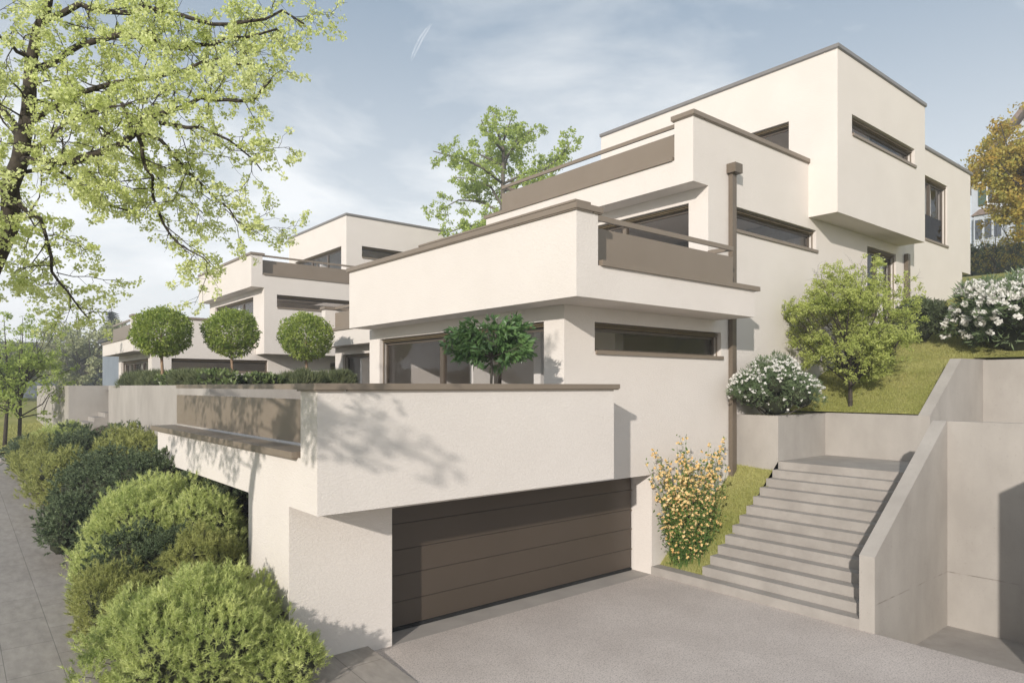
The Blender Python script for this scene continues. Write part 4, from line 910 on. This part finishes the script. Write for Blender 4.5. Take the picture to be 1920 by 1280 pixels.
# ---- dark hedge and house at the crest
rg = np.random.default_rng(111)
def hedge(label, x0, y0, x1, y1, zb, h, w, m, n, name='clipped_hedge', size=.22):
    T = thing(name, label, 'hedge', (x0, y0, zb)); lb = []
    k = max(2, int(math.hypot(x1 - x0, y1 - y0) / (w * .9)))
    for i in range(k + 1):
        f = i / k; lb.append((x0 + (x1 - x0) * f, y0 + (y1 - y0) * f, zb + h * .45, w * rg.uniform(.8, 1.1), w * rg.uniform(.8, 1.1), h * rg.uniform(.5, .62)))
    core(rg, lb, m, T, .8); P, Nn = lobes_surface(rg, lb, n, .25)
    leaves('foliage', P, m, T, size=size, ratio=.55, rg=rg)
hedge('dark hedge along the crest of the slope in front of the shuttered house', 50.5, 21.5, 52.5, 9.5, 10.3, 2.9, 1.1, L_OLIVE, 9000)
FH = thing('shuttered_house', 'white house with green shutters and a bay window behind the autumn tree', 'house', (72, 22, 14.5))
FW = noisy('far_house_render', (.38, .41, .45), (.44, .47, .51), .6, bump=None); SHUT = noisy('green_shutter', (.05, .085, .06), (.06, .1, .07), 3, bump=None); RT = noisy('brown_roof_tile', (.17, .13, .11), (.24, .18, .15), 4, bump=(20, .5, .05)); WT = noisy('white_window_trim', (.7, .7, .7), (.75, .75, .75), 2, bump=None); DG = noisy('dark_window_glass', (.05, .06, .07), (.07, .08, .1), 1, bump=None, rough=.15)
hx, hy0, hy1 = 72.0, 10.0, 21.2
MB().box(hx, hx + 9, hy0, hy1, 12, 22.4).build('wall', FW, FH)
MB().prism([(21.9, 21.9), (15.6, 29.6), (9.3, 21.9), (9.3, 22.4), (15.6, 30.2), (21.9, 22.4)], 'x', hx - .7, hx + 9.5).build('roof', RT, FH)
MB().prism([(21.15, 22.4), (10.05, 22.4), (15.6, 29.2)], 'x', hx + .02, hx + 8.9).build('gable', FW, FH)
for yy in (19.4, 16.6, 13.6):
    for zz in (16.9, 20.3, 23.6):
        if (yy, zz) in ((19.4, 16.9), (19.4, 23.6)): continue
        o = MB().box(hx - .06, hx - .005, yy - .62, yy + .62, zz - .05, zz + 1.95).build('window', WT, FH)
        MB().box(hx - .075, hx - .062, yy - .5, yy - .05, zz + .08, zz + 1.82).build('pane', DG, o); MB().box(hx - .075, hx - .062, yy + .05, yy + .5, zz + .08, zz + 1.82).build('pane', DG, o)
        for s in (-1, 1): MB().box(hx - .13, hx - .065, yy + s * .64, yy + s * 1.22, zz, zz + 1.9).build('shutter', SHUT, FH)
by = MB().box(hx - 1.1, hx - .003, 18.5, 20.7, 16.2, 19.2).build('bay_window', FW, FH)
MB().prism([(18.3, 19.2), (20.9, 19.2), (20.2, 19.7), (19.0, 19.7)], 'x', hx - 1.3, hx - .004).build('bay_roof', RT, by)
for y0 in (18.62, 19.34, 20.06): MB().box(hx - 1.14, hx - 1.101, y0, y0 + .52, 17.1, 18.8).build('pane', DG, by)
MB().box(hx + 6, hx + 6.8, 13, 14, 26, 31.0).build('chimney', FW, FH)
MB().tube([(hx - .12, 12.6, 13), (hx - .12, 12.6, 24)], .07, 6).build('downpipe', METAL, FH)
# ---- hazy houses at the left
G1 = thing('far_house', 'dark gabled house roof in the haze behind the young tree', 'house', (5, 100, 2.5))
DR = noisy('slate_roof', (.06, .06, .065), (.09, .09, .095), 3, bump=(15, .4, .04)); BW = noisy('grey_blue_render', (.19, .22, .26), (.23, .26, .30), .8, bump=None)
MB().box(3.2, 10.4, 100, 110, 2, 5.4).build('wall', BW, G1); MB().prism([(99.4, 5.2), (105, 9.2), (110.6, 5.2), (110.6, 5.5), (105, 9.55), (99.4, 5.5)], 'x', 2.6, 11.0).build('roof', DR, G1)
o = MB().box(5.6, 6.6, 99.94, 99.995, 3.4, 4.8).build('window', WT, G1); MB().box(5.7, 6.5, 99.92, 99.938, 3.5, 4.7).build('pane', DG, o)
G2 = thing('far_house', 'pale blue grey house in the haze left of the second house', 'house', (10, 60, 2.5))
MB().box(10.2, 16, 58, 66, 2, 7.6).build('wall', BW, G2); MB().box(9.9, 16.3, 57.7, 66.3, 7.6, 7.85).build('roof', DR, G2)
for x in (10.9, 12.6): o = MB().box(x, x + 1.0, 57.94, 57.995, 5.0, 6.6).build('window', WT, G2); MB().box(x + .1, x + .9, 57.92, 57.938, 5.1, 6.5).build('pane', DG, o)
def wood(name, label, pts, m, n, seed, size, hz):
    rg = np.random.default_rng(seed); lb = [(x, y, hz * .35 + 2, rg.uniform(4, 7), rg.uniform(4, 7), hz * rg.uniform(.6, 1.1)) for x, y in pts]
    P, Nn = lobes_surface(rg, lb, n, .35); k = np.array([mnoise.noise(Vector(p) * .5) for p in P]); P = P + Nn * (k * 1.3)[:, None]
    return tag(leaves(name, P, m, size=size, ratio=.7, rg=rg), label, 'wood', kind='stuff')
wood('far_wood', 'far hazy belt of trees closing the view at left', [(x, 118 + 8 * math.sin(x)) for x in range(-70, 60, 6)], L_OLIVE, 26000, 121, 1.0, 4.2)
# ---- air: far things fade a little
b = MB().box(-320, 320, -120, 360, -2.4, 31.8); hz = bpy.data.materials.new('pale_air'); hz.use_nodes = True; t = hz.node_tree; t.nodes.clear()
o = nd(t, 'ShaderNodeOutputMaterial'); v = nd(t, 'ShaderNodeVolumePrincipled', {'Density': .0023, 'Anisotropy': .2}); v.inputs['Color'].default_value = (.95, .97, 1, 1); t.links.new(v.outputs[0], o.inputs['Volume'])
HAZE_ON = True
if HAZE_ON:
    h_ = b.build('haze', hz); tag(h_, kind='stuff')

# ---- the short double vapour trail high in the sky
T = thing('vapour_trail', 'short curved double vapour trail high in the blue part of the sky', 'vapour trail', (2000, 1700, 1100))
VT = bpy.data.materials.new('thin_vapour'); VT.use_nodes = True; t = VT.node_tree; t.nodes.clear()
o = nd(t, 'ShaderNodeOutputMaterial'); d1 = nd(t, 'ShaderNodeBsdfDiffuse'); d1.inputs[0].default_value = (.9, .9, .9, 1); d2 = nd(t, 'ShaderNodeBsdfTransparent'); m1 = nd(t, 'ShaderNodeMixShader'); m1.inputs[0].default_value = .07
t.links.new(d2.outputs[0], m1.inputs[1]); t.links.new(d1.outputs[0], m1.inputs[2]); t.links.new(m1.outputs[0], o.inputs[0])
for l in ([(1203.28, 1860.39, 1167.49), (1191.39, 1870.26, 1150.33), (1178.19, 1881.22, 1126.31), (1167.63, 1889.99, 1098.85), (1159.71, 1896.57, 1074.83), (1154.42, 1900.95, 1054.23)],
          [(1208.56, 1856.01, 1170.93), (1198.0, 1864.78, 1150.33), (1184.79, 1875.74, 1122.88), (1174.23, 1884.51, 1095.42), (1164.99, 1892.18, 1071.39), (1158.39, 1897.66, 1052.52)]):
    MB().tube(l, [.6, 2.0, 2.6, 2.8, 2.2, .6], 8).build('trail', VT, T, smooth=True)
